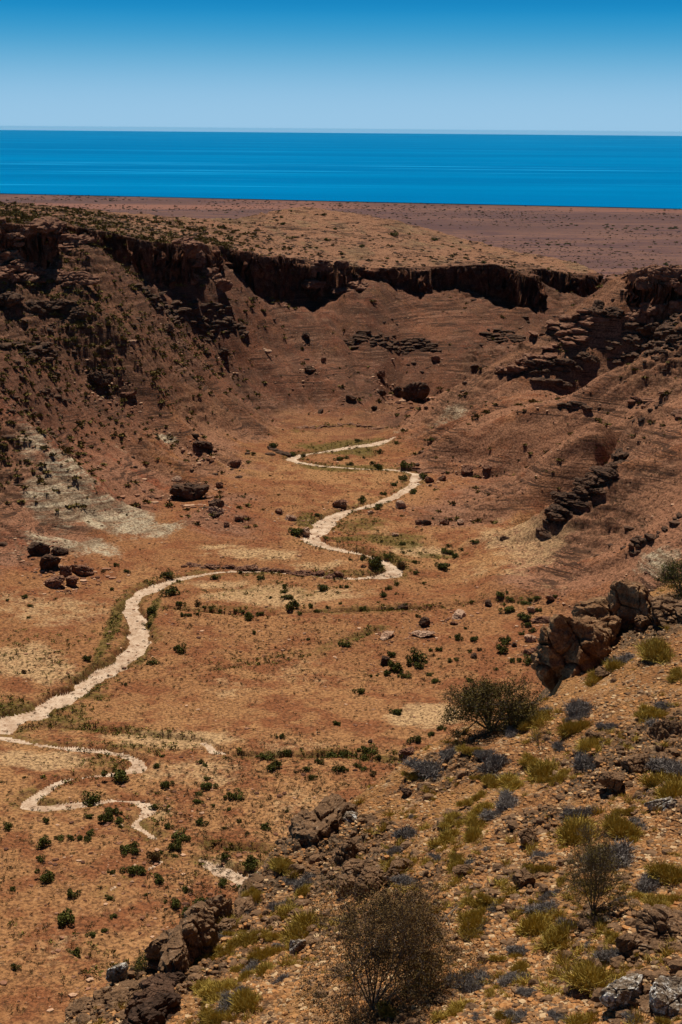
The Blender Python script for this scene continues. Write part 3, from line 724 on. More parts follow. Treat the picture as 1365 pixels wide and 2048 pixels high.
BL = [  # (frame, X, Y, w, material, squash, label)
 (Z3, 150, 505, 82, M_RKD, (1, .8, .8), 'dark brown boulder at the back left of the pile at the left slope foot'),
 (Z3, 197, 555, 88, M_RKD, (.9, .8, 1), 'tall dark boulder standing in the middle of the pile at the left slope foot'),
 (Z3, 232, 500, 62, M_RKD, (1, .8, .6), 'low dark boulder behind the pile at the left slope foot'),
 (Z3, 322, 575, 105, M_RK, (1, .55, .55), 'slanting brown slab at the right end of the pile at the left slope foot'),
 (Z3, 258, 585, 56, M_RK, (.8, .8, 1), 'upright wedge of brown rock between the slab and the tall boulder of the pile'),
 (Z3, 222, 628, 76, M_RK, (1, .7, .7), 'reddish boulder lying lowest and leftmost in front of the boulder pile'),
 (Z3, 287, 625, 58, M_RK, (1, .8, .85), 'reddish boulder lying lowest and rightmost in front of the boulder pile'),
 (Z3, 745, 285, 128, M_RKD, (1.1, .7, .6), 'largest long dark boulder lying across the lower left slope'),
 (Z3, 848, 318, 66, M_RKD, (1, .8, .6), 'dark broken boulder just downhill of the longest dark boulder'),
 (Z3, 845, 345, 50, M_RKP, (1, .8, .7), 'pale grey boulder below the dark broken boulder on the left slope'),
 (Z3, 932, 372, 38, M_RK, (1, .8, .9), 'squarish brown boulder lowest of the line of rocks on the left slope'),
 (Z3, 685, 218, 44, M_RKP, (1, .7, .5), 'pale slab just uphill of the longest dark boulder'),
 (Z3, 857, 238, 38, M_RK, (1, .7, .5), 'flat brown boulder above the long dark boulder to its right'),
 (Z3, 920, 156, 46, M_RK, (1, .8, .6), 'brown boulder on the left slope nearest to the upper creek bend'),
 (Z3, 885, 392, 30, M_RK, (1, .8, .8), 'small red boulder left of the squarish brown one on the left slope'),
 (Z3, 790, 90, 92, M_RKD, (1, .5, .3), 'flat dark ledge of rock breaking the middle of the left slope'),
 (Z3, 760, 50, 40, M_RKD, (1, .7, .6), 'small dark boulder just above the flat dark ledge'),
 (Z3, 1190, 432, 54, M_RKP, (1, .8, .8), 'pinkish pale boulder beside the widest sandy creek bend'),
 (Z3, 1090, 345, 40, M_RK, (1, .8, .6), 'brown boulder behind the bushes above the widest creek bend'),
 (Z3, 1135, 372, 52, M_RKP, (1, .7, .5), 'pale pink rock left of the bushes at the widest creek bend'),
 (Z3, 1330, 318, 52, M_RK, (1, .8, .7), 'brown boulder at the top bank of the widest creek bend'),
 (Z4, 520, 185, 52, M_RK, (1, .8, .75), 'lone dark red boulder at the foot of the right slope beyond the creek'),
 (Z4, 605, 170, 42, M_RK, (1.1, .7, .5), 'brown boulder just right of the lone dark red one'),
 (Z4, 375, 222, 56, M_RK, (1.1, .6, .5), 'low brown boulder on the bank right of the upper sandy bend'),
 (Z4, 432, 215, 38, M_RK, (1, .8, .7), 'small round boulder right of the low one by the upper sandy bend'),
 (Z4, 262, 322, 48, M_RKP, (1, .8, .7), 'pale pink boulder beside the middle creek reach on the right'),
 (Z4, 150, 346, 34, M_RKP, (1.2, .7, .5), 'flat pale rock at the inner edge of the middle creek reach'),
 (Z4, 340, 388, 36, M_RK, (1, .8, .8), 'left one of the two touching boulders above the grassy flat'),
 (Z4, 368, 390, 34, M_RKD, (1, .8, .8), 'right dark one of the two touching boulders above the grassy flat'),
 (Z4, 437, 387, 42, M_RK, (1, .8, .6), 'brown boulder between the touching pair and the pale one above the flat'),
 (Z4, 503, 387, 34, M_RKP, (1, .8, .8), 'pale boulder at the right end of the row above the grassy flat'),
 (Z4, 243, 432, 28, M_RKP, (1, .8, .7), 'small pale boulder alone above the far end of the lower creek reach'),
 (Z4, 357, 780, 54, M_RKD, (1, .8, .8), 'dark upright boulder alone on the red flat right of centre'),
 (Z4, 207, 932, 54, M_RKD, (1, .8, .8), 'dark boulder beside dense green shrubs in the middle of the flat'),
 (Z4, 775, 842, 60, M_RKP, (1, .7, .6), 'pale rounded boulder near the large cliff block on the right'),
 (Z4, 760, 895, 40, M_RK, (1, .8, .7), 'brown boulder left of a pair among shrubs below the pale boulder'),
 (Z4, 797, 890, 46, M_RK, (1, .8, .8), 'brown boulder right of a pair among shrubs below the pale boulder'),
 (Z4, 550, 908, 28, M_RKD, (1, .8, .7), 'small dark boulder alone on the flat left of the shrub cluster'),
 (Z4, 605, 702, 36, M_RKD, (1, .8, .6), 'small dark boulder at the gully edge under the right slope'),
 (Z4, 275, 715, 42, M_RKD, (1.2, .7, .5), 'dark low boulder on the gully edge at the middle of the flat'),
 (Z4, 775, 730, 34, M_RKP, (.8, .8, .9), 'small upright pale boulder among shrubs under the right slope'),
 (Z4, 850, 682, 54, M_RK, (1.2, .6, .5), 'long brown boulder at the right end of the gully edge'),
 (Z4, 820, 768, 74, M_RK, (1.2, .5, .4), 'low broken brown ledge near the large cliff block'),
 (Z4, 215, 826, 64, M_RKP, (1.2, .8, .3), 'flat pale slab flush with the red flat left of the dark upright boulder'),
 (Z4, 355, 822, 62, M_RKP, (1.2, .8, .3), 'flat pale slab flush with the red flat below the dark upright boulder'),
 (Z4, 490, 750, 70, M_RKP, (1.2, .8, .25), 'wide pale flat slab right of the dark upright boulder'),
 (Z4, 475, 778, 28, M_RK, (1, .8, .7), 'small brown boulder sitting on the wide pale flat slab'),
 (Z4, 710, 862, 30, M_RKD, (1, .8, .6), 'small dark boulder beneath the widest shrub near the cliff block'),
 (Z6, 300, 216, 70, M_RK, (1, .8, .7), 'red brown boulder just beyond the rim of the near hillside'),
 (Z6, 148, 165, 24, M_RKD, (1, .8, .8), 'small dark boulder on the flat above the shrub left of the near hillside rim'),
 (Z2, 322, 900, 118, M_RKD, (1, .8, .8), 'biggest black boulder at the head of the valley floor'),
 (Z2, 258, 880, 62, M_RKD, (1, .8, .8), 'dark boulder touching the left of the biggest black boulder'),
 (Z2, 190, 878, 42, M_RKD, (1, .8, .7), 'dark boulder second to the left of the biggest black boulder'),
 (Z2, 75, 900, 42, M_RKD, (1, .8, .7), 'dark boulder farthest left in the row at the valley head'),
 (Z2, 165, 938, 32, M_RKD, (1, .8, .7), 'small dark boulder lowest in front of the row at the valley head'),
 (Z2, 400, 745, 32, M_RK, (1, .8, 1.1), 'upright brown boulder in the middle of the bowl slope'),
 (Z2, 185, 800, 52, M_RK, (1.1, .7, .6), 'brown boulder on the bowl slope above the row at the valley head'),
 (Z2, 555, 772, 30, M_RKD, (1, .8, .7), 'dark boulder beside the right spur crest low in the bowl'),
 (Z2, 235, 745, 20, M_RKP, (1, .7, .7), 'small pale boulder high on the bowl slope'),
 (Z1, 392, 835, 84, M_RKD, (1, .8, .85), 'large round black boulder half way down the left wall'),
 (Z1, 315, 575, 42, M_RKD, (1, .8, .9), 'black boulder under the end of the left cliff'),
 (Z1, 500, 885, 54, M_RK, (1.2, .7, .4), 'low brown boulder right of the large round black boulder'),
 (Z1, 1190, 655, 42, M_RKD, (1.1, .8, .7), 'dark boulder high in the bowl under the deepest cliff shadow'),
 (Z1, 1262, 748, 26, M_RK, (.9, .8, 1), 'small upright boulder in the left part of the bowl'),
 (Z1, 1040, 712, 36, M_RKP, (1.2, .7, .5), 'pale tilted slab in the left part of the bowl'),
 (Z1, 1205, 785, 54, M_RKD, (1.2, .7, .5), 'broad dark boulder left of centre in the bowl'),
 (Z1, 870, 716, 52, M_RKD, (1.2, .7, .5), 'dark jutting rock high on the long left slope'),
 (Z1, 660, 630, 60, M_RKD, (1.1, .7, .8), 'dark blocky rock just under the pale patch of the upper left wall'),
 (Z1, 510, 680, 44, M_RKP, (1.2, .6, .6), 'long pale rock among scrub on the upper left wall'),
 (Z1, 1250, 948, 32, M_RKD, (1.2, .7, .5), 'dark boulder just above the far end of the creek on the left'),
]
for i, (fr, X, Y, w, mt_, sq, lab) in enumerate(BL):
    u, v = fr(X, Y)
    boulder(u, v, w / 1.95 * 1.05, mt_, lab, 100 + i, sq, beds=.28 if i % 3 == 0 else 0, tilt=.25 if i % 2 else .1)

# crags: fractured outcrops along a traced line, each one mesh
def crag(name, pts, label, seed, mt, n=18, size=(2.2, 3.8), tall=1.0, spread=1.0, fn=None, lift=0.3, d0=110, d1=640, sub=4, beds=.3, rough=.07, cat='rock outcrop', lng=1.0, group=None):
    fn = fn or ground
    rg = np.random.default_rng(seed)
    W = np.array([pix_on(u, v, fn, d0, d1) for u, v in pts])
    L = np.concatenate([[0], np.cumsum(np.linalg.norm(np.diff(W[:, :2], axis=0), axis=1))])
    parts = []
    c0 = W.mean(0)
    sm = .5 * (size[0] + size[1])
    n = max(n, int(L[-1] / (sm * .72)) + 2)
    rows = max(1, int(round(spread / (sm * .55))))
    for k in range(n):
        t = (k + rg.uniform(-.15, .15)) / max(n - 1, 1) * L[-1]
        x = np.interp(t, L, W[:, 0]); y = np.interp(t, L, W[:, 1])
        e_ = 3.0 if sm > .8 and d1 > 100 else 1.5
        an = math.atan2(float(fn(x + e_, y) - fn(x - e_, y)), -float(fn(x, y + e_) - fn(x, y - e_)))
        an = math.atan2(float(fn(x, y + e_) - fn(x, y - e_)), float(fn(x + e_, y) - fn(x - e_, y))) + math.pi / 2
        for r in range(rows):
            s = rg.uniform(size[0] * .6, size[1]) 
            off = (r - (rows - 1) / 2) * sm * .62 + rg.normal() * .25 * sm; al = rg.normal() * .35 * sm
            P, F = rock_shape((s * rg.uniform(1.2, 2.4) * lng, s * rg.uniform(.8, 1.1), s * tall * rg.uniform(.6, 1.2)), seed * 31 + k * 7 + r, sub, beds=beds, rough=rough)
            P = rotz(P, an + rg.normal() * .25, rg.uniform(0, .12), rg.uniform(0, 6))
            px_, py_ = x - math.sin(an) * off + math.cos(an) * al, y + math.cos(an) * off + math.sin(an) * al
            P = P + np.array([px_, py_, float(fn(px_, py_)) + lift * s * tall * .5]) - c0
            parts.append((P, F))
    V, F = merge(parts)
    o = link(name, mesh_np(name, V, F, [mt], smooth=False), loc=tuple(c0))
    o['label'] = label; o['category'] = cat
    if group: o['group'] = group
    return o
crag('rock_outcrop', [(1288, 548), (1330, 545), (1365, 545), (1420, 550)], 'blocky rock knob crowning the right skyline beside the gap', 1, M_RK, 12, (5, 8), .9, 3, sub=5, lift=-.2)
crag('rock_outcrop', [(1285, 585), (1330, 600), (1372, 600)], 'thick dark ledge under the blocky knob on the right skyline', 2, M_RK, 9, (5, 8), .8, 2, sub=5, lift=.1)
crag('rock_outcrop', [(1250, 645), (1300, 640), (1340, 655), (1385, 665)], 'dark broken cliff band below the ledge on the right edge', 3, M_RKD, 12, (4, 6.5), .7, 2, lift=.1)
crag('rock_outcrop', [(1170, 628), (1205, 622), (1240, 640)], 'small dark crag left of the broken cliff band on the right', 4, M_RKD, 8, (2.5, 4.5), .7, 2)
crag('rock_outcrop', [(1235, 690), (1290, 690), (1365, 700)], 'thin upper dark ledge crossing the high right slope', 5, M_RKD, 22, (1.6, 3), .45, .8, sub=3)
crag('rock_outcrop', [(1215, 700), (1270, 712), (1330, 720)], 'thin lower dark ledge crossing the high right slope', 6, M_RKD, 22, (1.6, 2.8), .45, .8, sub=3)
crag('rock_outcrop', [(1000, 742), (1050, 735), (1083, 718)], 'reddish overhanging ledge on the right spur crest', 7, M_RK, 10, (3, 5), .6, 1.2)
crag('rock_outcrop', [(1085, 742), (1110, 745), (1140, 728), (1175, 712)], 'dark curved ledge right of the reddish overhang', 8, M_RKD, 12, (2.5, 5), .6, 1.5)
crag('rock_outcrop', [(1085, 655), (1130, 645), (1180, 655), (1110, 690)], 'layered brown crag on the right spur above the overhang', 9, M_RK, 18, (2.5, 4.5), .45, 4, sub=3, lift=0)
crag('rock_outcrop', [(1070, 765), (1090, 768), (1115, 775)], 'small dark rock step below the curved ledge', 10, M_RKD, 7, (1.8, 3.2), .6, 1, sub=3)
crag('rock_outcrop', [(1120, 805), (1145, 808), (1170, 812)], 'short dark ledge in the middle of the right slope', 11, M_RKD, 9, (1.2, 2.4), .5, .8, sub=3)
crag('rock_outcrop', [(1230, 925), (1200, 955), (1165, 985), (1130, 1010), (1110, 1030)], 'dark banded outcrop sticking out of the lower right spur', 12, M_RKD, 34, (1.8, 3.6), .5, 4.5, lift=0.05)
crag('rock_outcrop', [(1265, 800), (1290, 795), (1320, 800)], 'short brown ledge near the right edge half way up the slope', 13, M_RK, 9, (1.2, 2.4), .5, 1, sub=3)
crag('rock_outcrop', [(1250, 1100), (1290, 1080), (1330, 1060), (1365, 1035)], 'dark ragged rim above the pale lower slope on the right', 14, M_RKD, 18, (1, 2), .6, .8, sub=3)
crag('rock_outcrop', [(1350, 830), (1372, 850)], 'brown rock step at the right edge', 15, M_RK, 5, (1.5, 2.5), .6, 1, sub=3)
crag('rock_outcrop', [(0, 465), (40, 470), (80, 480), (120, 478), (160, 490)], 'broken dark cliff top at the far left edge', 16, M_RK, 30, (3, 6), .7, 3, lift=.0)
crag('rock_outcrop', [(0, 545), (60, 550), (110, 545), (150, 560)], 'rounded dark buttresses half way down the left cliff', 17, M_RK, 32, (3, 5.5), .6, 3, lift=.1)
crag('rock_outcrop', [(0, 605), (50, 612), (100, 615), (140, 600)], 'lowest dark ledge of the left cliff', 18, M_RKD, 18, (2.5, 5), .7, 2, lift=.1)
crag('rock_outcrop', [(370, 505), (400, 520), (425, 540), (432, 560)], 'knobbly buttress where the left cliff turns a corner', 19, M_RK, 12, (3.5, 6), 1.0, 2.5, lift=.3)
crag('rock_outcrop', [(0, 690), (60, 700), (110, 712)], 'thin dark ledges on the left wall above the pale spur', 20, M_RKD, 16, (1.5, 3), .5, 3, sub=3)
crag('rock_outcrop', [(300, 600), (350, 620), (420, 640), (480, 655)], 'scattered dark ledges below the corner buttress', 21, M_RKD, 20, (1.4, 3.2), .5, 5, sub=3)
crag('rock_outcrop', [(700, 690), (760, 680), (830, 685), (870, 695)], 'thin broken ledges across the middle of the bowl', 22, M_RKD, 20, (1.2, 2.6), .4, 5, sub=3)
crag('rock_outcrop', [(620, 560), (680, 565), (720, 575)], 'rugged buttress standing out of the black cliff shadow', 23, M_RK, 10, (3.5, 6), 1.0, 2, lift=.3)
crag('rock_outcrop', [(560, 905), (575, 912), (540, 895)], 'dark bank of rock left of the upper creek bend', 24, M_RKD, 8, (1.2, 2.2), .6, 1.2, sub=3)
crag('rock_outcrop', [(1000, 660), (1040, 676), (970, 675)], 'thin layered ledges right of the bowl centre', 25, M_RKD, 14, (1.2, 2.8), .35, 3, sub=3)
crag('rock_outcrop', [(380, 1132), (430, 1135), (500, 1138), (560, 1143), (640, 1150), (690, 1156)], 'long low red bank of earth and rock behind the flat creek reach', 26, M_RK, 60, (.9, 2.5), .5, .5, sub=4, lift=0, lng=.6, rough=.11, cat='rock bank')
crag('rock_outcrop', [(800, 937), (825, 937), (848, 946)], 'short red bank at the upper sandy bend', 27, M_RK, 16, (1.1, 2.0), .6, .3, sub=2, lift=.1, cat='rock bank')
crag('rock_outcrop', [(595, 856), (650, 852), (700, 848), (760, 858)], 'low brown bank closing the far end of the valley floor', 28, M_RK, 36, (.8, 1.7), .5, .5, sub=2, lift=0, cat='rock bank')

# ------------------------------------------------------------------ near hillside
NP_ = [at_d(*p) for p in [(150, 2048, 44), (300, 1930, 47), (430, 1845, 51), (490, 1795, 52), (570, 1695, 55.5), (640, 1645, 58), (720, 1590, 59), (830, 1525, 61), (910, 1470, 63), (1050, 1405, 66),
    (700, 2048, 36), (1000, 2048, 33), (1365, 2048, 31), (400, 2048, 39.5), (600, 1850, 47), (800, 1750, 48), (1000, 1700, 47), (1200, 1600, 49), (1365, 1500, 53), (1365, 1700, 43), (1100, 1500, 57), (1000, 1550, 56),
    (1365, 1350, 62), (1365, 1250, 68), (1200, 1400, 63), (1140, 1385, 68), (1280, 1300, 70), (1365, 1170, 78), (1500, 1120, 84), (640, 1790, 51), (700, 1690, 55), (1700, 1500, 50), (1700, 2000, 28), (300, 2200, 36), (1000, 2300, 27), (1600, 1250, 66), (500, 1950, 43.5)]]
FN = tps_fit(NP_, .001)
NEDGE = np.array([list(at_d(*p)[:2]) for p in [(-700, 3300, 24), (-300, 2500, 34), (100, 2060, 43), (200, 1998, 45.5), (300, 1925, 47.5), (400, 1858, 50.5), (432, 1842, 51.5), (490, 1790, 52.5), (570, 1690, 56), (640, 1640, 58.5), (720, 1586, 59.5), (830, 1521, 61.5),
    (910, 1466, 63.5), (1050, 1400, 66.5), (1125, 1385, 68.5), (1135, 1350, 71), (1180, 1260, 76), (1290, 1175, 79), (1365, 1150, 81), (1500, 1110, 86)]] + [[60, 92], [90, 90], [140, 60]])
NPOLY = [tuple(p) for p in NEDGE] + [(140, -60), (-30, -60)]
def near_z(x, y, fine=True):
    z = tps_eval(FN, x, y) if np.ndim(x) == 0 or np.size(x) < 4000 else None
    if z is None:
        z = latn(x, y)
    d, side, _ = seg_dist(x, y, NEDGE)
    s = d * np.where(inside(np.asarray(x), np.asarray(y), NPOLY), -1, 1) + fbm(np.asarray(x) / 1.3, np.asarray(y) / 1.3, 3, 100) * .35
    z = z + fbm(np.asarray(x) / 5, np.asarray(y) / 5, 3, 101) * .38
    over = np.maximum(s, 0)
    z = z - over * 1.05 - .5 * sstep(0, 1, over)
    if fine:
        rm = nrock(x, y)
        z = z + fbm(np.asarray(x) / .9, np.asarray(y) / .9, 4, 102) * .12
        c1, c2, ci = cell(np.asarray(x) / .55, np.asarray(y) / .55, 5)
        z = z + rm * (.16 * sstep(0, .45, c2 - c1) * (.4 + ci) + np.abs(fbm(np.asarray(x) / .5, np.asarray(y) / .5, 3, 103)) * .22)
        c1, c2, ci = cell(np.asarray(x) / .17, np.asarray(y) / .17, 6)
        z = z + .035 * sstep(0, .3, c2 - c1) * np.where(ci > .35, ci, 0)
    return z
def nrock(x, y):
    x = np.asarray(x); y = np.asarray(y)
    m = fbm(x / 3.5, y / 3.5, 4, 110) - .1
    a = np.zeros(x.shape)
    for cx, cy, r in NRP: a = np.maximum(a, 1 - sstep(.4, 1.1, np.hypot((x - cx), (y - cy)) / r + m * .5))
    return np.clip(sstep(.12, .3, m) * .8 + a, 0, 1)
def tz(x, y): return tps_eval(FN, x, y)
NRP = [(*pix_on(u, v, tz, 25, 90)[:2], r) for u, v, r in [(1260, 1500, 3.2), (1200, 1560, 2), (1320, 1470, 2.5), (1330, 1880, 2.0), (1230, 1840, 1.4), (660, 1690, 2.4), (700, 1740, 2.4), (760, 1750, 1.4), (300, 1960, 3), (230, 2010, 2.5), (430, 1870, 1.8), (1060, 1650, 1.6), (1040, 1760, 1.2), (1350, 1230, 4), (1330, 1980, 1.6), (400, 1930, 2.4), (560, 1770, 1.6)]]
NTH = np.linspace(-1.25, .62, 200); NRR = np.linspace(18, 125, 240)
_gx = NRR[None, :] * np.tan(NTH)[:, None]; _gy = np.broadcast_to(NRR[None, :], _gx.shape)
GN = tps_eval(FN, _gx, _gy)
def latn(x, y):
    th = np.arctan2(x, y)
    a = np.clip((th - NTH[0]) / (NTH[1] - NTH[0]), 0, 198.999); r = np.clip((y - 18) / (NRR[1] - NRR[0]), 0, 238.999)
    i = a.astype(int); j = r.astype(int); fa = a - i; fr = r - j
    return (GN[i, j] * (1 - fa) + GN[i + 1, j] * fa) * (1 - fr) + (GN[i, j + 1] * (1 - fa) + GN[i + 1, j + 1] * fa) * fr
def nearg(x, y): return near_z(np.atleast_1d(x).astype(float), np.atleast_1d(y).astype(float)) if np.ndim(x) else float(near_z(np.array([float(x)]), np.array([float(y)]))[0])

def hillside_material():
    b = NB('stony_soil', .97, .05)
    big = b.noise(.35, 5); fine = b.noise(9, 6, rough=.75); mid = b.noise(1.3, 6, rough=.7)
    c = b.mix(b.rng(big, .40, .60), (.38, .19, .070), (.29, .125, .047))
    c = b.mix(b.rng(mid, .50, .66), c, (.52, .33, .18))
    c = b.mix(b.rng(b.noise(.8, 6, rough=.75), .56, .66, 0, .85), c, (.12, .07, .038))
    rk = b.math('MULTIPLY', b.attr('rock'), b.rng(b.noise(1.8, 6, rough=.75), .34, .50))
    c = b.mix(rk, c, b.mix(b.rng(b.noise(3, 5), .4, .6), (.105, .068, .040), (.215, .140, .085)))
    wl = b.rng(b.noise(2.6, 7, rough=.8), .62, .67, 0, .9)
    c = b.mix(b.math('MULTIPLY', wl, b.math('ADD', b.math('MULTIPLY', b.attr('white'), .9), .12)), c, (.66, .58, .47))
    v = b.vor(6.5); vc = b.n('ShaderNodeSeparateColor'); b.l(b.vor(6.5, out='Color'), vc.inputs[0])
    c = b.mix(b.math('MULTIPLY', b.rng(v, .30, .45, 1, 0), b.rng(vc.outputs[0], .5, .6)), c, b.mix(vc.outputs[1], (.50, .25, .10), (.17, .08, .04)))
    c = b.mix(b.rng(fine, .32, .62, .65, 0), c, (.05, .028, .014))
    b.color(c)
    n = b.bump(fine, 1, .09); b.bump(b.math('SUBTRACT', 1.0, v), .9, .10, n)
    return b.m
M_HILL = hillside_material()
def near_land():
    thc = np.concatenate([np.linspace(-1.2, -.25, 90)[:-1], np.linspace(-.25, .25, 1050), np.linspace(.25, .6, 70)[1:]])
    rr = np.concatenate([np.arange(19, 30, .25), np.arange(30, 66, .06), np.arange(66, 84, .12), np.arange(84, 125, .8)])
    X = rr[None, :] * np.tan(thc)[:, None]; Y = np.broadcast_to(rr[None, :], X.shape)
    x = X.ravel(); y = Y.ravel()
    z = near_z(x, y); z = np.maximum(z, -84)
    rk = nrock(x, y)
    d, side, _ = seg_dist(x, y, NEDGE)
    s = d * np.where(inside(x, y, NPOLY), -1, 1)
    white = np.exp(-(s / 1.6) ** 2) * sstep(-20, -4, x) + .5 * sstep(.1, .4, fbm(x / 4, y / 4, 3, 120)) * sstep(2, 7, x)
    F = grid_faces(len(thc), len(rr))[:, ::-1]
    keep = (z[F].max(1) > -83.9)
    V, F, A = submesh(np.stack([x, y, z], 1), F[keep], dict(rock=np.maximum(rk, sstep(.3, 1.2, s)), white=white))
    link('hillside', mesh_np('hillside', V, F, [M_HILL], A), kind='structure')
near_land()

def npix(u, v): return pix_on(u, v, lambda x, y: near_z(np.asarray(x, float), np.asarray(y, float), False), 26, 90)
# ------------------------------------------------------------------ rocks of the near hillside
crag('rock_outcrop', [(1150, 1330), (1185, 1290), (1225, 1262), (1262, 1235)], 'large overhanging cliff block at the right rim of the near hillside', 41, M_RKO, 7, (2.2, 3.2), 1.55, 1.6, fn=tz, lift=.12, lng=.7, d0=60, d1=95, sub=6, beds=.35, rough=.06)
crag('rock_outcrop', [(1310, 1250), (1345, 1235), (1390, 1225)], 'rounded grey brown rock right of the overhanging cliff block', 42, M_RKF, 4, (1.6, 2.2), .9, .8, fn=tz, lift=.1, d0=55, d1=95, sub=6)
crag('rock_outcrop', [(600, 1690), (640, 1660), (670, 1650)], 'smooth grey rock lip with dark hollow at the left rim of the hillside', 43, M_RKF, 6, (1.1, 1.7), 1.3, .5, fn=tz, lift=.35, d0=40, d1=70, sub=5)
crag('rock_outcrop', [(645, 1725), (690, 1730), (735, 1755), (770, 1770)], 'jagged brown rock step above the big twiggy shrub', 44, M_RKF, 9, (.8, 1.3), 1.0, .6, fn=tz, lift=.4, d0=40, d1=70, sub=5)
crag('rock_outcrop', [(345, 1960), (370, 1920), (395, 1885), (420, 1850)], 'long jagged rock crest running up the lower left rim', 45, M_RKF, 14, (.7, 1.15), 1.9, .4, fn=tz, lift=.5, d0=35, d1=65, sub=5)
crag('rock_outcrop', [(180, 2040), (240, 2010), (290, 1995), (330, 1985)], 'lumpy grey rocks at the lowest left corner of the hillside', 46, M_RKF, 12, (.6, 1.1), .9, .8, fn=tz, lift=.4, d0=35, d1=60, sub=5)
crag('rock_outcrop', [(445, 1870), (475, 1830), (500, 1800), (540, 1745), (560, 1715)], 'ragged line of low dark rocks along the left rim between crest and lip', 48, M_RKF, 10, (.35, .75), 1.1, .4, fn=tz, lift=.3, d0=35, d1=65, sub=4)
crag('rock_outcrop', [(300, 2048), (320, 2010), (345, 1980)], 'dark broken rock wall below the jagged crest', 47, M_RKD, 8, (.8, 1.2), 1.4, .6, fn=tz, lift=.5, d0=35, d1=60, sub=5)
def nboulder(u, v, w, mt, lab, seed, squash=(1, .8, .8), sub=5, sink=.25, tilt=.1):
    return boulder(u, v, w, mt, lab, seed, squash, fn=nearg, sub=sub, tilt=tilt, d0=26, d1=90, sink=sink, name='rock', beds=0)
nboulder(1248, 2000, 84, M_RKW, 'white crusted block with dark base at the bottom right', 301, (1, .8, .9))
nboulder(1345, 2010, 90, M_RKW, 'white topped dark rock cut by the bottom right corner', 302, (1, .8, .8))
nboulder(238, 1960, 52, M_RKW, 'white crusted knob on the lowest left rim', 303, (1, .8, .9), sink=.05)
nboulder(592, 1905, 44, M_RKW, 'pale mottled rock left of the big twiggy shrub', 304, (.7, .8, 1.1))
nboulder(1325, 1615, 60, M_RKW, 'pale lichen covered rock near the right edge below the dark crags', 305, (1, .8, .6))
nboulder(815, 1590, 26, M_RKD, 'small black hollow rock below the rim tussock', 306, (1, .8, .9))
nboulder(418, 1828, 30, M_RK, 'dark red rock knob at the tip of the lower left rim', 307, (1, .8, .9), sink=-.1)
nboulder(1228, 1575, 60, M_RKF, 'angular brown block in the middle of the dark crags on the right', 308, (1, .8, .9))
nboulder(1275, 1540, 70, M_RKF, 'broad brown block high among the dark crags on the right', 309, (1, .8, .6))
nboulder(1330, 1470, 60, M_RKF, 'brown block at the right edge above the dark crags', 310, (1, .8, .7))
nboulder(1190, 1478, 40, M_RKF, 'small brown block left of the dark crags', 311, (1, .8, .7))
nboulder(1060, 1690, 50, M_RKF, 'rough brown rock in the centre of the hillside', 312, (.8, .8, .8))
nboulder(1045, 1770, 56, M_RKF, 'rough dark edged rock above the fine grey green shrub', 313, (1, .8, .8))
nboulder(930, 1745, 40, M_RKF, 'low flat rock beside the smooth earth patch', 314, (1, .8, .5))
nboulder(1330, 1870, 110, M_RKF, 'broad grey brown rock at the right edge low on the hillside', 315, (1, .8, .6))
nboulder(1262, 1905, 70, M_RKF, 'dark seamed rock left of the broad grey brown one', 316, (1, .8, .7))
nboulder(700, 1640, 40, M_RKW, 'white weathered rock on the hillside rim left of centre', 317, (1.2, .8, .5))
nboulder(775, 1545, 46, M_RKW, 'white weathered rock on the hillside rim nearer the centre', 318, (1.3, .8, .4))
nboulder(1272, 1172, 22, M_RKO, 'small orange boulder perched on top behind the overhanging cliff block', 319, (1, .8, .9), sink=0)
nboulder(1212, 1352, 40, M_RKF, 'small brown rock at the foot of the overhanging cliff block', 320, (1, .8, .7))

# ------------------------------------------------------------------ stones and tufts nobody could count
def scatter_mesh(name, P, S, tmpl, mats, sq=.65, seed=0, **props):
    rg = np.random.default_rng(seed)
    Vs = []; Fs = []; n0 = 0
    ids = rg.integers(0, len(tmpl), len(P))
    for k, (tv, tf) in enumerate(tmpl):
        i = np.where(ids == k)[0]
        if not len(i): continue
        a = rg.uniform(0, 6.28, len(i)); c, s_ = np.cos(a), np.sin(a)
        sx = S[i] * rg.uniform(.8, 1.3, len(i)); sy = S[i] * rg.uniform(.7, 1.1, len(i)); sz = S[i] * rg.uniform(.7, 1.3, len(i)) * sq
        X = tv[None, :, 0] * sx[:, None]; Y = tv[None, :, 1] * sy[:, None]; Z = tv[None, :, 2] * sz[:, None]
        V = np.stack([X * c[:, None] - Y * s_[:, None], X * s_[:, None] + Y * c[:, None], Z], -1) + P[i][:, None, :]
        F = tf[None] + (np.arange(len(i)) * len(tv))[:, None, None] + n0
        n0 += V.shape[0] * V.shape[1]
        Vs.append(V.reshape(-1, 3)); Fs.append(F.reshape(-1, tf.shape[1]))
    o = link(name, mesh_np(name, np.concatenate(Vs), np.concatenate(Fs), mats, smooth=False), kind='stuff')
    for k, v in props.items(): o[k] = v
    return o
ROCKT1 = [rock_shape((1, 1, 1), 500 + k, 1, 7, .05) for k in range(6)]
ROCKT2 = [rock_shape((1, 1, 1), 520 + k, 2, 9, .08) for k in range(8)]
def uv_sample(n, box, seed):
    rg = np.random.default_rng(seed)
    return rg.uniform(box[0], box[2], n), rg.uniform(box[1], box[3], n)
def sample_land(n, seed, y0=130, y1=600, dens=None):
    rg = np.random.default_rng(seed)
    th = rg.uniform(-.27, .27, n); y = 1 / rg.uniform(1 / y1, 1 / y0, n); x = y * th
    if dens is not None:
        k = rg.random(n) < dens(x, y); x, y = x[k], y[k]
    return x, y
def slope_k(x, y): return sstep(-78.7, -75, lat(GB, x, y))
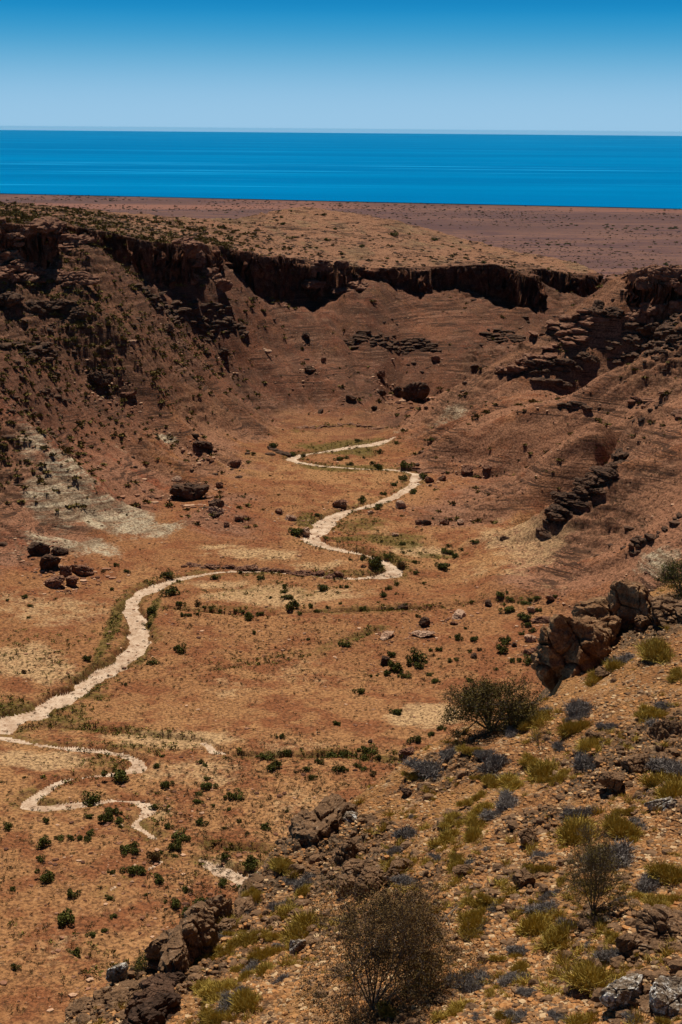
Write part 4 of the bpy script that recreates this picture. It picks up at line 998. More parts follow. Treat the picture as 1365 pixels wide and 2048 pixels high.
def speck_material(name, cols, rough=.95):
    b = NB(name, rough, .08)
    v = b.n('ShaderNodeSeparateColor')
    r = b.n('ShaderNodeNewGeometry').outputs['Random Per Island']
    c = cols[0]
    for i, q in enumerate(cols[1:]): c = b.mix(b.rng(r, (i + .8) / len(cols), (i + 1.2) / len(cols)), c, q)
    b.color(c); b.bump(b.noise(6, 4), .5, .1)
    return b.m
M_ST = speck_material('slope_stones', [(.10, .045, .028), (.30, .15, .09), (.20, .09, .05), (.48, .29, .18)])
M_STN = speck_material('soil_stones', [(.12, .066, .034), (.40, .185, .066), (.21, .11, .050), (.36, .19, .08), (.33, .15, .055), (.15, .09, .05), (.36, .18, .07), (.46, .31, .17)])
def clump(x, y, sc, a, b_, seed): return sstep(a, b_, fbm(x / sc, y / sc, 3, seed))
x, y = sample_land(110000, 31, 130, 560, lambda x, y: (.16 + .40 * slope_k(x, y)) * (.10 + .9 * clump(x, y, 22, -.1, .4, 130)))
S = .14 + .70 * RNG.random(len(x)) ** 6
for bx_, by_, bw_ in BPOS:
    if by_ < 110: continue
    k = int(18 + bw_ * 4); a_ = RNG.uniform(0, 6.28, k); r_ = bw_ * (.45 + np.abs(RNG.normal(size=k)) * .6)
    x = np.append(x, bx_ + np.cos(a_) * r_); y = np.append(y, by_ + np.sin(a_) * r_ - bw_ * .2); S = np.append(S, bw_ * RNG.uniform(.05, .26, k))
scatter_mesh('scattered_stones', np.stack([x, y, ground(x, y)], 1), S, ROCKT1, [M_ST], seed=1)
def rocky(x, y):
    b0 = lat(GB, x, y); s_ = slope_k(x, y)
    lw = sstep(-15, -45, x) * sstep(-70, -58, b0) * 1.0 + sstep(20, 45, x) * sstep(-68, -55, b0) * .25 + .10 * s_ + .2 * sstep(430, 470, y) * s_
    return lw * sstep(-.05, .38, fbm(x / 10, y / 10, 3, 135)) * (blob(PALE, x, y) < .25) * (seg_dist(x, y, RIM)[0] > 2)
x, y = sample_land(30000, 33, 250, 600, rocky)
S = .4 + 2.0 * RNG.random(len(x)) ** 4
scatter_mesh('slope_rocks', np.stack([x, y, ground(x, y)], 1), S, ROCKT2, [M_RKD], seed=11, sq=.6)
x, y = sample_land(16000, 34, 380, 735, lambda x, y: (seg_dist(x, y, RIM)[1] > 0) * (.12 + sstep(.0, .3, fbm(x / 22, y / 12, 3, 136))))
scatter_mesh('plateau_rocks', np.stack([x, y, ground(x, y)], 1), .5 + 1.6 * RNG.random(len(x)) ** 3, ROCKT2, [M_RKD], seed=12, sq=.45)
# near hillside stones
def sample_near(n, seed, y0=29, y1=84):
    rg = np.random.default_rng(seed)
    th = rg.uniform(-.24, .25, n); y = 1 / rg.uniform(1 / y1, 1 / y0, n); x = y * th
    d, side, _ = seg_dist(x, y, NEDGE); k = inside(x, y, NPOLY) | (d < .5)
    return x[k], y[k]
x, y = sample_near(190000, 41)
k = RNG.random(len(x)) < .30 + .7 * sstep(-.15, .35, fbm(x / 1.6, y / 1.6, 3, 140)); x, y = x[k], y[k]
S = .05 + .20 * RNG.random(len(x)) ** 3.5
z = near_z(x, y) - S * .05
scatter_mesh('loose_stones', np.stack([x, y, z], 1), S, ROCKT1, [M_STN], seed=2)
x, y = sample_near(9500, 42)
S = .18 + .34 * RNG.random(len(x)) ** 3; k = RNG.random(len(x)) < .12 + nrock(x, y); x, y, S = x[k], y[k], S[k]
scatter_mesh('rock_rubble', np.stack([x, y, near_z(x, y)], 1), S, ROCKT2, [M_RKF], seed=3, sq=.8)

# ------------------------------------------------------------------ plants
def leaf_material(name, a, b_, rough=.85):
    b = NB(name, rough, .1)
    r = b.n('ShaderNodeNewGeometry').outputs['Random Per Island']
    oi = b.n('ShaderNodeObjectInfo').outputs['Random']
    c = b.mix(r, a, b_)
    c = b.mix(b.math('MULTIPLY', oi, .35), c, tuple(q * .6 for q in a))
    b.color(c)
    return b.m
M_GREEN = leaf_material('green_leaves', (.055, .062, .012), (.165, .155, .032))
M_OLIVE = leaf_material('olive_leaves', (.085, .062, .016), (.21, .150, .036))
M_BROWNL = leaf_material('brown_leaves', (.085, .050, .016), (.19, .115, .040))
M_SPIN = leaf_material('spinifex_blades', (.28, .19, .034), (.54, .385, .085))
M_DEAD = leaf_material('grey_dead_blades', (.15, .125, .105), (.30, .26, .235))
M_TUFT = leaf_material('dry_tufts', (.050, .036, .015), (.15, .105, .035))
M_GRASS = leaf_material('creek_grass', (.075, .075, .010), (.22, .19, .035))
M_TWIG = leaf_material('grey_twigs', (.09, .065, .05), (.20, .16, .13))

def leaves(C, size, seed, asp=.45, up=0.0):
    """one small quad leaf at every centre C"""
    rg = np.random.default_rng(seed); n = len(C)
    a = rg.normal(size=(n, 3)); a[:, 2] += up; a /= np.linalg.norm(a, axis=1)[:, None]
    b = np.cross(a, rg.normal(size=(n, 3))); b /= np.linalg.norm(b, axis=1)[:, None]
    s = (np.asarray(size) * rg.uniform(.6, 1.3, n))[:, None] * .5
    V = np.stack([C - a * s, C + b * s * asp, C + a * s, C - b * s * asp], 1).reshape(-1, 3)
    return V, np.arange(n * 4).reshape(-1, 4)
def tubes(segs):
    """segs: (p0, p1, r0, r1) -> four-sided tapering twigs"""
    p0 = np.array([s[0] for s in segs], float); p1 = np.array([s[1] for s in segs], float)
    r0 = np.array([s[2] for s in segs])[:, None]; r1 = np.array([s[3] for s in segs])[:, None]
    d = p1 - p0; d /= np.linalg.norm(d, axis=1)[:, None] + 1e-9
    ref = np.where(np.abs(d[:, 2:3]) > .9, np.array([[1., 0, 0]]), np.array([[0, 0, 1.]]))
    a = np.cross(d, ref); a /= np.linalg.norm(a, axis=1)[:, None]; b = np.cross(d, a)
    ring = [(1, 0), (0, 1), (-1, 0), (0, -1)]
    V = np.stack([p0 + (a * c + b * s) * r0 for c, s in ring] + [p1 + (a * c + b * s) * r1 for c, s in ring], 1).reshape(-1, 3)
    q = np.array([[i, (i + 1) % 4, 4 + (i + 1) % 4, 4 + i] for i in range(4)])
    F = (q[None] + (np.arange(len(segs)) * 8)[:, None, None]).reshape(-1, 4)
    return V, F
def grow(seed, h=1.0, w=1.0, stems=6, depth=4, split=3, r=.03, droop=0.0, lean=(0, 0)):
    rg = np.random.default_rng(seed); segs = []; tips = []
    def go(p, d, L, r, k):
        q = p.copy(); n = 3
        for i in range(n):
            d = d + rg.normal(size=3) * .16; d[2] -= droop * .1; d /= np.linalg.norm(d)
            q2 = q + d * L / n; segs.append((q, q2, r * (1 - .3 * i / n), r * (1 - .3 * (i + 1) / n))); q = q2
            if k <= 1: tips.append(q)
        if k == 0: return
        for j in range(split if k > 1 else split - 1):
            e = d + rg.normal(size=3) * .55; e[2] += .12; e /= np.linalg.norm(e)
            go(q, e, L * rg.uniform(.6, .85), r * .62, k - 1)
    for s in range(stems):
        a = s / stems * 6.28 + rg.uniform(-.4, .4); t = rg.uniform(.25, 1.0)
        d = np.array([math.cos(a) * t * w + lean[0], math.sin(a) * t * w + lean[1], h * rg.uniform(.7, 1.1)]); d /= np.linalg.norm(d)
        go(np.zeros(3), d, .38, r, depth)
    return segs, np.array(tips)
def fit(V, T, wx, wy, hz):
    s = np.array([wx, wy, hz]) / np.array([np.ptp(T[:, 0]), np.ptp(T[:, 1]), max(T[:, 2].max(), 1e-3)])
    return V * s
def bush_template(seed, n=1300, size=.17):
    rg = np.random.default_rng(seed)
    k = rg.integers(9, 15)
    C = rg.normal(size=(k, 3)) * (.42, .42, .22); C[:, 2] = np.abs(C[:, 2]) + .28
    R = rg.uniform(.22, .40, k)
    i = rg.integers(0, k, n); d = rg.normal(size=(n, 3)); d /= np.linalg.norm(d, axis=1)[:, None]
    P = C[i] + d * (R[i] * rg.uniform(.5, 1.08, n) ** .6)[:, None]
    P = P[P[:, 2] > .02]
    V, F = leaves(P, size, seed, .6)
    segs = []
    for c in C: segs.append((np.array([0, 0, -.1]), c * .5 + rg.normal(size=3) * .04, .035, .022)); segs.append((segs[-1][1], c, .022, .01))
    TV, TF = tubes(segs)
    sc = 1.0 / (np.percentile(V[:, 0], 97) - np.percentile(V[:, 0], 3))                  # width one
    return (V * sc, F), (TV * sc, TF)
BUSH = [bush_template(600 + i) for i in range(8)]
BUSHM = {}
for mt_, nm in ((M_GREEN, 'g'), (M_BROWNL, 'b')):
    for i, ((v, f), (tv, tf)) in enumerate(BUSH):
        BUSHM[nm, i, 'fol'] = mesh_np('foliage', v, f, [mt_], smooth=False)
        BUSHM[nm, i, 'stem'] = mesh_np('stem', tv, tf, [M_TWIG], smooth=False)
        vv, ff = merge([(v, f), (tv, tf)])
        BUSHM[nm, i, 'all'] = mesh_np('shrub', vv, ff, [mt_, M_TWIG], smooth=False, mi=[0] * len(f) + [1] * len(tf))

ORD = 'first second third fourth fifth sixth seventh eighth ninth tenth eleventh twelfth thirteenth fourteenth fifteenth sixteenth seventeenth eighteenth nineteenth twentieth'.split()
ORD += ['twenty-' + w for w in ORD[:9]] + ['thirtieth'] + ['thirty-' + w for w in ORD[:9]]
SH = []
def addz(fr, L):
    for t in L: SH.append((*fr(t[0], t[1]), t[2] / 1.95))
addz(Z3, [(670,645,60),(98,668,20),(30,682,14),(118,703,18),(110,747,20),(217,675,16),(437,638,18),(592,720,44),(582,775,40),(703,697,28),(773,698,20),(797,710,16),(713,740,20),(738,742,18),(770,735,26),(825,718,18),(862,722,16),(918,724,16),(948,727,24),(977,747,34),(1018,733,22),(1140,707,46),(1112,630,20),(1108,648,20),(1125,672,30),(1057,672,16),(1257,636,38),(1212,705,24),(1237,722,26),(1277,710,20),(1330,630,16),(1352,630,16),(1327,695,12),(993,810,18),(1325,850,16),(1352,858,22),(703,876,34),(597,925,28),(340,912,30),(97,962,18),(487,1008,24),(1170,735,18),(450,545,22),(403,568,20),(495,570,16),(838,593,34),(938,573,26),(655,585,30),(1012,590,40),(1333,582,16),(1155,412,54),(1240,350,22),(1140,110,40),(1185,120,20),(1070,85,30),(968,103,14),(1205,835,14),(1010,868,10)])
addz(Z4, [(657,658,28),(540,687,20),(692,678,24),(672,695,26),(685,717,40),(750,689,50),(770,682,20),(802,675,24),(865,668,20),(803,720,24),(747,747,50),(760,780,30),(780,799,30),(737,812,18),(755,820,18),(330,743,24),(553,833,32),(492,828,30),(460,825,14),(682,838,62),(540,880,26),(572,875,20),(663,877,42),(703,918,22),(732,917,22),(767,917,36),(803,910,26),(838,910,14),(230,895,36),(327,914,48),(340,937,30),(383,877,18),(415,875,24),(395,897,16),(415,910,16),(458,918,22),(484,913,16),(245,944,52),(213,967,30),(268,958,22),(285,978,26),(175,975,16),(150,978,14),(376,967,30),(405,997,26),(537,993,26),(108,1037,38),(250,1117,38),(640,950,18),(138,815,18),(315,882,14),(52,858,22),(520,792,12),(158,540,60),(70,522,22),(277,495,22),(302,490,14),(273,545,30),(325,533,22),(275,462,22),(430,547,50),(455,497,26),(478,508,28),(435,490,20),(505,483,18),(557,455,18),(452,470,20),(355,613,24),(251,620,18),(220,637,18),(196,663,22),(250,656,16),(207,678,14),(32,630,16),(55,630,18),(178,688,16),(120,713,24),(284,702,22),(230,716,22),(210,507,36),(322,570,32),(200,267,22),(240,230,22),(282,205,40),(354,200,34),(285,155,50),(155,148,20),(180,163,34),(72,150,28),(55,125,22),(25,130,28),(122,125,20),(185,103,24),(385,57,18),(251,68,18),(448,185,14),(320,252,34),(180,320,28),(312,263,20),(470,122,12),(100,60,20),(115,290,36)])
addz(Z5, [(1312,87,32),(1095,140,36),(1118,210,42),(1070,257,54),(1038,220,34),(1195,268,34),(1152,277,24),(1215,297,44),(1325,270,26),(1248,241,22),(1302,215,44),(1340,210,30),(785,239,26),(802,249,32),(630,215,24),(615,258,22),(650,330,38),(803,302,36),(812,334,46),(772,359,36),(772,394,30),(917,375,38),(893,425,18),(784,473,40),(874,496,24),(1038,490,38),(935,472,16),(966,517,16),(832,412,12),(1120,432,16),(357,392,52),(440,435,34),(415,460,50),(465,467,34),(470,490,28),(460,302,60),(605,415,42),(657,490,30),(692,524,82),(682,575,40),(683,602,32),(878,609,48),(975,632,66),(1070,614,60),(870,714,34),(933,732,24),(970,744,48),(727,737,34),(788,792,44),(748,824,60),(680,800,40),(573,757,22),(918,803,30),(523,562,38),(490,580,48),(530,592,32),(600,609,50),(628,592,24),(513,662,54),(555,665,40),(622,697,44),(433,669,30),(428,768,42),(446,841,26),(410,899,22),(360,914,30),(348,512,52),(348,540,36),(308,538,22),(276,537,22),(241,532,40),(175,555,62),(160,620,24),(175,692,52),(52,734,24),(281,755,40),(258,849,72),(300,981,52),(57,1042,34),(180,470,28),(348,452,28),(33,493,28),(3,318,16),(170,297,16),(98,300,18)])
addz(Z6, [(250,44,38),(15,89,34),(328,153,48),(388,132,26),(428,105,34),(143,194,38),(118,227,32),(126,263,34),(100,256,20),(28,272,28),(160,287,26),(180,225,24),(8,213,26)])
def region(u, v):
    if v < 905: return 'on the flat at the head of the valley'
    if v < 965: return 'along the uppermost creek bend'
    if v < 1072: return 'beside the middle creek reach'
    if v < 1140 and u > 600: return 'on the pale grassy flat beside the creek end'
    if u < 290 and v < 1260: return 'on the tan flat left of the wide creek'
    if u < 335 and v < 1420: return 'on the banks of the wide lower creek'
    if u < 720 and v < 1190: return 'just in front of the long red bank'
    if u < 720 and v < 1245: return 'in the row edging the grassy flat'
    if u < 720 and v < 1440: return 'on the bare red flat in mid picture'
    if u < 960 and v < 1220: return 'under the tip of the lower right spur'
    if v < 1215: return 'along the foot of the right slope'
    if u > 950 and v < 1340: return 'on the flat left of the cliff block'
    if v < 1300: return 'around the dark upright boulder on the flat'
    if v < 1365: return 'around the dark boulder mid flat'
    if u > 640 and v < 1600: return 'beyond the near hillside rim'
    if u > 350 and v < 1560: return 'along the thin gully above the meander'
    if u < 350 and v < 1640: return 'around the small looping meander'
    if u > 350 and v < 1665: return 'on the flat right of the meander'
    if u < 350 and v < 1760: return 'in the belt just below the small meander'
    if u > 350 and v < 1830: return 'on the flat nearest the hillside tongue'
    return 'on the open orange flat at lower left'
SH = sorted(SH, key=lambda t: t[0])
cnt = {}
def child(o, name, me):
    c = bpy.data.objects.new(name, me); COL.objects.link(c); c.parent = o
    return c
for k, (u, v, w) in enumerate(SH):
    p = pix_on(u, v + w * .25, ground); wd = max(w * np.linalg.norm(p) / FPX, .5) * 1.05
    r = region(u, v); cnt[r] = cnt.get(r, 0) + 1
    sz = 'large' if w > 24 else 'small' if w < 12 else 'medium'
    lab = sz + ' green shrub, ' + ORD[cnt[r] - 1] + ' from the left ' + r
    if len(lab.replace('-', ' ').split()) > 16: lab = lab.split(' ', 1)[1]
    i = k % 8; kind = 'b' if (k % 23 == 5) else 'g'
    if w > 15:
        o = bpy.data.objects.new('shrub', None); COL.objects.link(o)
        child(o, 'foliage', BUSHM[kind, i, 'fol']); child(o, 'stem', BUSHM[kind, i, 'stem'])
    else:
        o = link('shrub', BUSHM[kind, i, 'all'])
    o.location = (p[0], p[1], float(ground(p[0], p[1])) - .04 * wd)
    o.rotation_euler = (0, 0, random.uniform(0, 6.28)); hh = random.uniform(.8, 1.15)
    o.scale = (wd, wd * random.uniform(.8, 1.1), wd * hh)
    o['label'] = lab.replace('green', 'brown') if kind == 'b' else lab; o['category'] = 'shrub'; o['group'] = 'shrubs on the valley floor'
# shrubs dotting the plateau and slopes
SP = [Z1(*t[:2]) + (t[2],) for t in [(122,157,7),(140,170,8),(220,155,5),(160,198,14),(285,157,6),(320,190,5),(428,190,7),(413,168,6),(490,183,6),(605,188,9),(553,203,6),(690,187,7),(762,185,8),(788,186,8),(830,215,8),(800,200,6),(715,240,10),(738,238,8),(735,272,10),(712,262,8),(898,268,12),(830,272,6),(935,205,6),(960,210,8),(1105,212,12),(1070,185,6),(1098,185,6),(1135,160,6),(1265,175,8),(1310,232,12),(1210,303,10),(1235,303,8),(1215,330,10),(1105,310,10),(1188,305,8),(1335,328,9),(1275,275,14),(945,300,7)]] + \
     [Z2(*t[:2]) + (t[2],) for t in [(115,300,12),(210,343,8),(252,358,8),(385,340,8),(300,250,8),(215,345,8),(400,275,14),(465,300,12),(500,310,12),(520,345,10),(590,362,10),(240,255,14),(160,270,8),(617,295,8),(945,360,8),(1300,370,12),(1105,413,7)]]
SP = sorted(SP); c2 = [0, 0, 0]
def plat_fn(x, y): return ground(x, y)
for k, (u, v, w) in enumerate(SP):
    p = pix_on(u, v + 1, plat_fn, 380, 740)
    g = 0 if u < 330 else 1 if u < 700 else 2; c2[g] += 1
    wd = max(w / 1.95 * 1.6 * np.linalg.norm(p) / FPX, .9)
    o = link('shrub', BUSHM['g', k % 8, 'all'], loc=(p[0], p[1], float(ground(p[0], p[1])))); o.scale = (wd, wd, wd * .85); o.rotation_euler = (0, 0, k)
    o['label'] = 'tiny dark shrub, ' + ORD[c2[g] - 1] + ' from the left ' + ['on the plateau behind the left cliff', 'between the knoll and the central cliff rim', 'on the right end of the plateau'][g]
    o['category'] = 'shrub'; o['group'] = 'shrubs dotting the plateau'

# tufts, scrub and creek grass
def tuft_t(seed, n=14, up=.8, asp=.3):
    rg = np.random.default_rng(seed)
    P = rg.normal(size=(n, 3)) * (.28, .28, .16); P[:, 2] = np.abs(P[:, 2]) + .18
    return leaves(P, .55, seed, asp, up)
TUFT = [tuft_t(700 + i) for i in range(6)]; SCR = [tuft_t(720 + i, 40, .2, .5) for i in range(6)]
def flatk(x, y): return 1 - slope_k(x, y)
x, y = sample_land(100000, 51, 130, 600, lambda x, y: (.16 + .6 * clump(x, y, 18, -.15, .35, 150)))
scatter_mesh('dry_grass', np.stack([x, y, ground(x, y)], 1), .14 + .42 * RNG.random(len(x)) ** 3, TUFT, [M_TUFT], seed=5, sq=1)
def leftwall(x, y): return 1.0 * sstep(-10, -45, x) * sstep(-74, -62, lat(GB, x, y)) * (.3 + .75 * clump(x, y, 14, -.1, .3, 160)) + .05 * slope_k(x, y)
x, y = sample_land(26000, 52, 300, 600, lambda x, y: leftwall(x, y))
scatter_mesh('slope_scrub', np.stack([x, y, ground(x, y)], 1), .5 + 1.1 * RNG.random(len(x)) ** 2, SCR, [M_OLIVE], seed=6, sq=.9)
x, y = sample_land(16000, 53, 380, 740, lambda x, y: .35 * (seg_dist(x, y, RIM)[1] > 0) * clump(x, y, 25, -.2, .3, 165))
scatter_mesh('plateau_scrub', np.stack([x, y, ground(x, y)], 1), .4 + 1.0 * RNG.random(len(x)) ** 3, SCR, [M_TUFT], seed=7, sq=.8)
x, y = sample_land(130000, 54, 150, 460)
k = RNG.random(len(x)) < blob(GREENP, x, y) * .55; x, y = x[k], y[k]
bx, by = [], []
for C in CARVE:
    L = np.linalg.norm(np.diff(C[:, :2], axis=0), axis=1); n = int(L.sum() * 7)
    j = RNG.integers(0, len(C) - 1, n); t = RNG.random(n)[:, None]
    q = C[j] * (1 - t) + C[j + 1] * t; dv = C[j + 1, :2] - C[j, :2]; dv /= np.linalg.norm(dv, axis=1)[:, None] + 1e-9
    off = (q[:, 2] * .5 + .2 + np.abs(RNG.normal(size=n)) * .9) * np.sign(RNG.normal(size=n))
    px_ = q[:, 0] - dv[:, 1] * off; py_ = q[:, 1] + dv[:, 0] * off
    kk = RNG.random(n) < .15 + .85 * clump(px_, py_, 8, -.1, .25, 170)
    bx.append(px_[kk]); by.append(py_[kk])
x = np.concatenate([x] + bx); y = np.concatenate([y] + by)
dmin = np.full(len(x), 9.)
for C in CREEKS:
    dd, _, ww = seg_dist(x, y, C[:, :2], C[:, 2]); dmin = np.minimum(dmin, dd - ww * .5)
k = dmin > .45; x, y = x[k], y[k]
scatter_mesh('creek_grass', np.stack([x, y, ground(x, y)], 1), .25 + .65 * RNG.random(len(x)) ** 2, TUFT, [M_GRASS], seed=8, sq=1)
# scrub and trees out on the plain
rg = np.random.default_rng(77)
n = 15000
u = rg.uniform(-150, 1500, n); v = 388 + (560 - 388) * rg.random(n) ** 1.4
r_ = ray(u, v); d = (SEA + 6) / r_[:, 2]; P = r_ * d[:, None]
k = (P[:, 1] < COAST(P[:, 0]) - 30) & (P[:, 1] > 1250) & (clump(P[:, 0], P[:, 1], 300, -.35, .3, 180) > rg.random(n)); P = P[k]
def plain_z(x, y):
    T = (y - 700) / (COAST(x) - 700); return SEA + .8 + 20 * (1 - sstep(0, .55, T)) + 3 * fbm(x / 300, y / 300, 3, 4) * (1 - sstep(.85, 1, T)) + 3.5 * np.exp(-((COAST(x) - y - 60) / 35) ** 2)
P[:, 2] = np.maximum(plain_z(P[:, 0], P[:, 1]), SEA + .6)
scatter_mesh('plain_scrub', P, (1.2 + 3.0 * rg.random(len(P)) ** 3) * P[:, 1] / 2600, SCR, [M_TUFT], seed=9, sq=.6)
TREE = bush_template(650, 420, .2)
tv, tf = merge([TREE[0], TREE[1]]); TREEM = mesh_np('tree', tv, tf, [M_GREEN, M_TWIG], smooth=False, mi=[0] * len(TREE[0][1]) + [1] * len(TREE[1][1]))
for k in range(64):
    if k < 38: u = rg.uniform(1195, 1365) if k < 30 else rg.uniform(1060, 1200); v = 455 + (u - 1195) * .018 + rg.normal() * 3; lab = 'tiny dark tree in the upper broken line of trees far out on the plain'; g = 'upper line of trees on the plain'
    else: u = rg.uniform(1055, 1365); v = 491 + rg.normal() * 3; lab = 'tiny dark tree in the lower broken line of trees far out on the plain'; g = 'lower line of trees on the plain'
    r_ = ray(u, v); P1 = r_ * ((SEA + 10) / r_[2]); zz = float(plain_z(P1[0], P1[1])); P1 = r_ * (zz / r_[2])
    w = rg.uniform(3, 8) * np.linalg.norm(P1) / FPX
    o = link('tree', TREEM, loc=(P1[0], P1[1], zz)); o.scale = (w, w, w * .75); o.rotation_euler = (0, 0, k)
    o['label'] = lab; o['category'] = 'tree'; o['group'] = g

# ------------------------------------------------------------------ near plants
def tussock_mesh(name, seed, mt, n=4200, dead=False, arc=False):
    rg = np.random.default_rng(seed)
    k = 9; C = rg.normal(size=(k, 3)) * (.26, .15, 0); C[:, 2] = 0
    i = rg.integers(0, k, n)
    d = rg.normal(size=(n, 3)); d[:, 2] = np.abs(d[:, 2]) * (.9 if dead else 1.2) + .12; d /= np.linalg.norm(d, axis=1)[:, None]
    L = rg.uniform(.10, .27, n) * (1.0 if not dead else .9)
    b = C[i] + rg.normal(size=(n, 3)) * (.06, .06, .0); 
    s = np.cross(d, rg.normal(size=(n, 3))); s /= np.linalg.norm(s, axis=1)[:, None]
    w = .0065
    mid = b + d * (L * .55)[:, None]; tip = b + d * L[:, None] + rg.normal(size=(n, 3)) * .03
    if dead: mid += rg.normal(size=(n, 3)) * .03
    V = np.stack([b - s * w, b + s * w, mid + s * w, mid - s * w, tip + s * w * .4, tip - s * w * .4], 1).reshape(-1, 3)
    q = np.array([[0, 1, 2, 3], [3, 2, 4, 5]])
    F = (q[None] + (np.arange(n) * 6)[:, None, None]).reshape(-1, 4)
    V /= np.percentile(V[:, 0], 93) - np.percentile(V[:, 0], 7)
    return mesh_np(name, V, F, [mt], smooth=False)
TG = [tussock_mesh('grass_tussock', 800 + i, M_SPIN) for i in range(6)]
TD = [tussock_mesh('dead_tussock', 820 + i, M_DEAD, 3000, True) for i in range(5)]
TU = [('o',326+665+0,0,0)][:0]
def T(fr, L): return [(k, *fr(X, Y), w / 1.95) for k, X, Y, w in L]
TU += T(Z6, [('o',325,290,70),('d',385,255,110),('d',460,205,60),('o',560,205,60),('d',590,215,50),('d',700,120,80),('o',775,70,100),('d',820,40,70),('d',960,30,80),('o',930,112,60),('o',1260,50,70),('d',1300,95,80),('d',1075,92,70),('o',1020,192,60),
    ('d',640,235,90),('o',590,290,60),('o',632,312,70),('d',655,285,60),('o',560,372,80),('o',590,420,70),('o',555,480,60),('o',550,525,50),('d',690,388,90),('d',635,435,80),('o',710,325,80),('d',715,288,40),('o',778,240,60),('o',830,262,80),('o',880,310,60),('o',905,285,50),('d',985,255,80),
    ('d',1340,250,110),('o',1285,325,80),('o',1330,352,80),('o',475,470,60),('o',445,540,70),('d',480,505,50),('d',300,520,80),('d',270,575,60),('o',262,630,40),('o',292,640,60),('d',320,450,40),('d',415,605,50),('o',480,610,50),('o',475,650,40),('d',548,625,70),('d',600,580,40),
    ('d',960,440,90),('o',945,500,90),('o',985,510,60),('o',1160,430,50),('d',1190,460,70),('o',1155,500,80),('o',1180,530,60),('d',1100,600,130),('o',1075,590,60),('d',820,605,50),('o',805,665,60),('d',1250,700,90),('o',1325,690,70),('d',1220,740,50),('o',1180,765,60),('d',860,745,70),('o',810,790,60),('d',835,800,80),('o',800,860,70),('o',905,690,70),('o',985,720,60),
    ('o',605,790,70),('o',660,775,90),('o',580,830,60),('o',570,870,60),('o',560,920,60),('d',640,800,70),('d',600,870,60),('o',885,930,80),('d',920,890,70),('d',1130,780,60),('o',1280,800,70),('o',710,985,80),('d',745,970,60),('d',725,1070,80),('o',370,1080,50),('o',365,1010,60),('d',490,1090,70),('d',540,1110,80),('d',595,1080,60),('o',620,1130,60),('o',480,1210,80),('d',560,1235,60),('d',730,1225,60),('d',780,1145,60),
    ('d',1120,995,90),('o',1060,1010,80),('o',1075,1100,90),('o',1120,940,60),('d',965,1110,70),('d',1000,960,60),('o',965,1240,70),('o',240,1215,70),('o',1350,1230,70),('d',900,1240,70),('d',1180,1245,60),('o',1310,770,60),('d',1000,610,70),('d',880,170,60),('o',720,1050,40),('d',290,720,60),('o',680,1225,50),('o',1000,1050,50),('d',700,470,30)])
TU += T(Z5, [('o',1110,640,50),('o',1130,672,60),('d',1140,705,50),('d',1195,715,80),('o',990,770,60),('d',1120,792,80),('o',1112,838,60),('d',970,815,60),('o',890,885,60),('o',942,903,60),('o',962,952,60),('d',850,930,60),('o',1170,905,90),('o',1160,945,60),('o',1080,922,60),('d',1095,960,40),('o',1070,985,60),('o',880,992,60),('o',812,1012,50),('o',945,1040,50),('d',990,1040,60),('o',790,1062,40),('o',800,1120,70),('o',870,1100,70),('o',850,1145,70),('o',965,1072,60),('o',1030,1052,50),('d',900,1180,90),('o',850,1235,80),('o',950,1190,60),('d',960,1130,60),('d',1105,1085,50),('o',900,850,40),('d',880,870,40),('o',1190,750,40)])
TU += T(Z4, [('o',1290,885,100),('d',1150,905,70),('o',1110,935,70),('o',1030,985,60),('o',1345,965,60),('d',970,1105,80),('d',950,1140,60),('o',800,1130,90),('d',840,1110,50),('o',1245,1125,60),('d',1290,1090,60)])
def tregion(u, v):
    if v < 1395: return 'beside the overhanging cliff block'
    if u < 650: return 'on the upper left tongue of the hillside' if v < 1850 else 'on the middle left tongue of the hillside' if v < 1945 else 'on the lowest left tongue of the hillside'
    if v < 1480: return 'on the slope just below the cliff block'
    if v < 1600: return 'between the rim shrub and the dark crags' if u < 1220 else 'at the right edge beside the dark crags'
    if v < 1750: return 'in the left centre of the hillside' if u < 1060 else 'above the fine grey green shrub'
    if v < 1890: return 'around the crescent of grass' if u < 1050 else 'around the foot of the fine grey green shrub'
    return 'along the bottom edge right of the twiggy shrub' if u < 1080 else 'among the bottom right rocks'
TU.sort(key=lambda t: t[1]); cnt = {}
for k, (kd, u, v, w) in enumerate(TU):
    p = npix(u, v + w * .25); wd = w * np.linalg.norm(p) / FPX * (1.6 if kd == 'o' else 1.15)
    r = tregion(u, v); cnt[kd, r] = cnt.get((kd, r), 0) + 1
    o = link('grass_tussock' if kd == 'o' else 'dead_tussock', (TG[k % 6] if kd == 'o' else TD[k % 5]), loc=(p[0], p[1], nearg(p[0], p[1]) - .02))
    o.scale = (wd, wd * random.uniform(.7, 1.0), wd * random.uniform(.75, 1.05)); o.rotation_euler = (0, 0, random.uniform(0, 6.28))
    o['label'] = ('olive' if kd == 'o' else 'grey') + ' tussock, ' + ORD[cnt[kd, r] - 1] + ' from the left ' + r
    o['category'] = 'tussock'; o['group'] = ('olive' if kd == 'o' else 'grey') + ' tussocks on the near hillside'
def spt(seed):
    rg = np.random.default_rng(seed); n = 90
    d = rg.normal(size=(n, 3)); d[:, 2] = np.abs(d[:, 2]) + .3; d /= np.linalg.norm(d, axis=1)[:, None]
    s_ = np.cross(d, rg.normal(size=(n, 3))); s_ /= np.linalg.norm(s_, axis=1)[:, None]; b_ = rg.normal(size=(n, 3)) * (.3, .2, 0)
    L = rg.uniform(.4, .9, n)[:, None]
    return np.stack([b_ - s_ * .03, b_ + s_ * .03, b_ + d * L + s_ * .012, b_ + d * L - s_ * .012], 1).reshape(-1, 3), np.arange(n * 4).reshape(-1, 4)
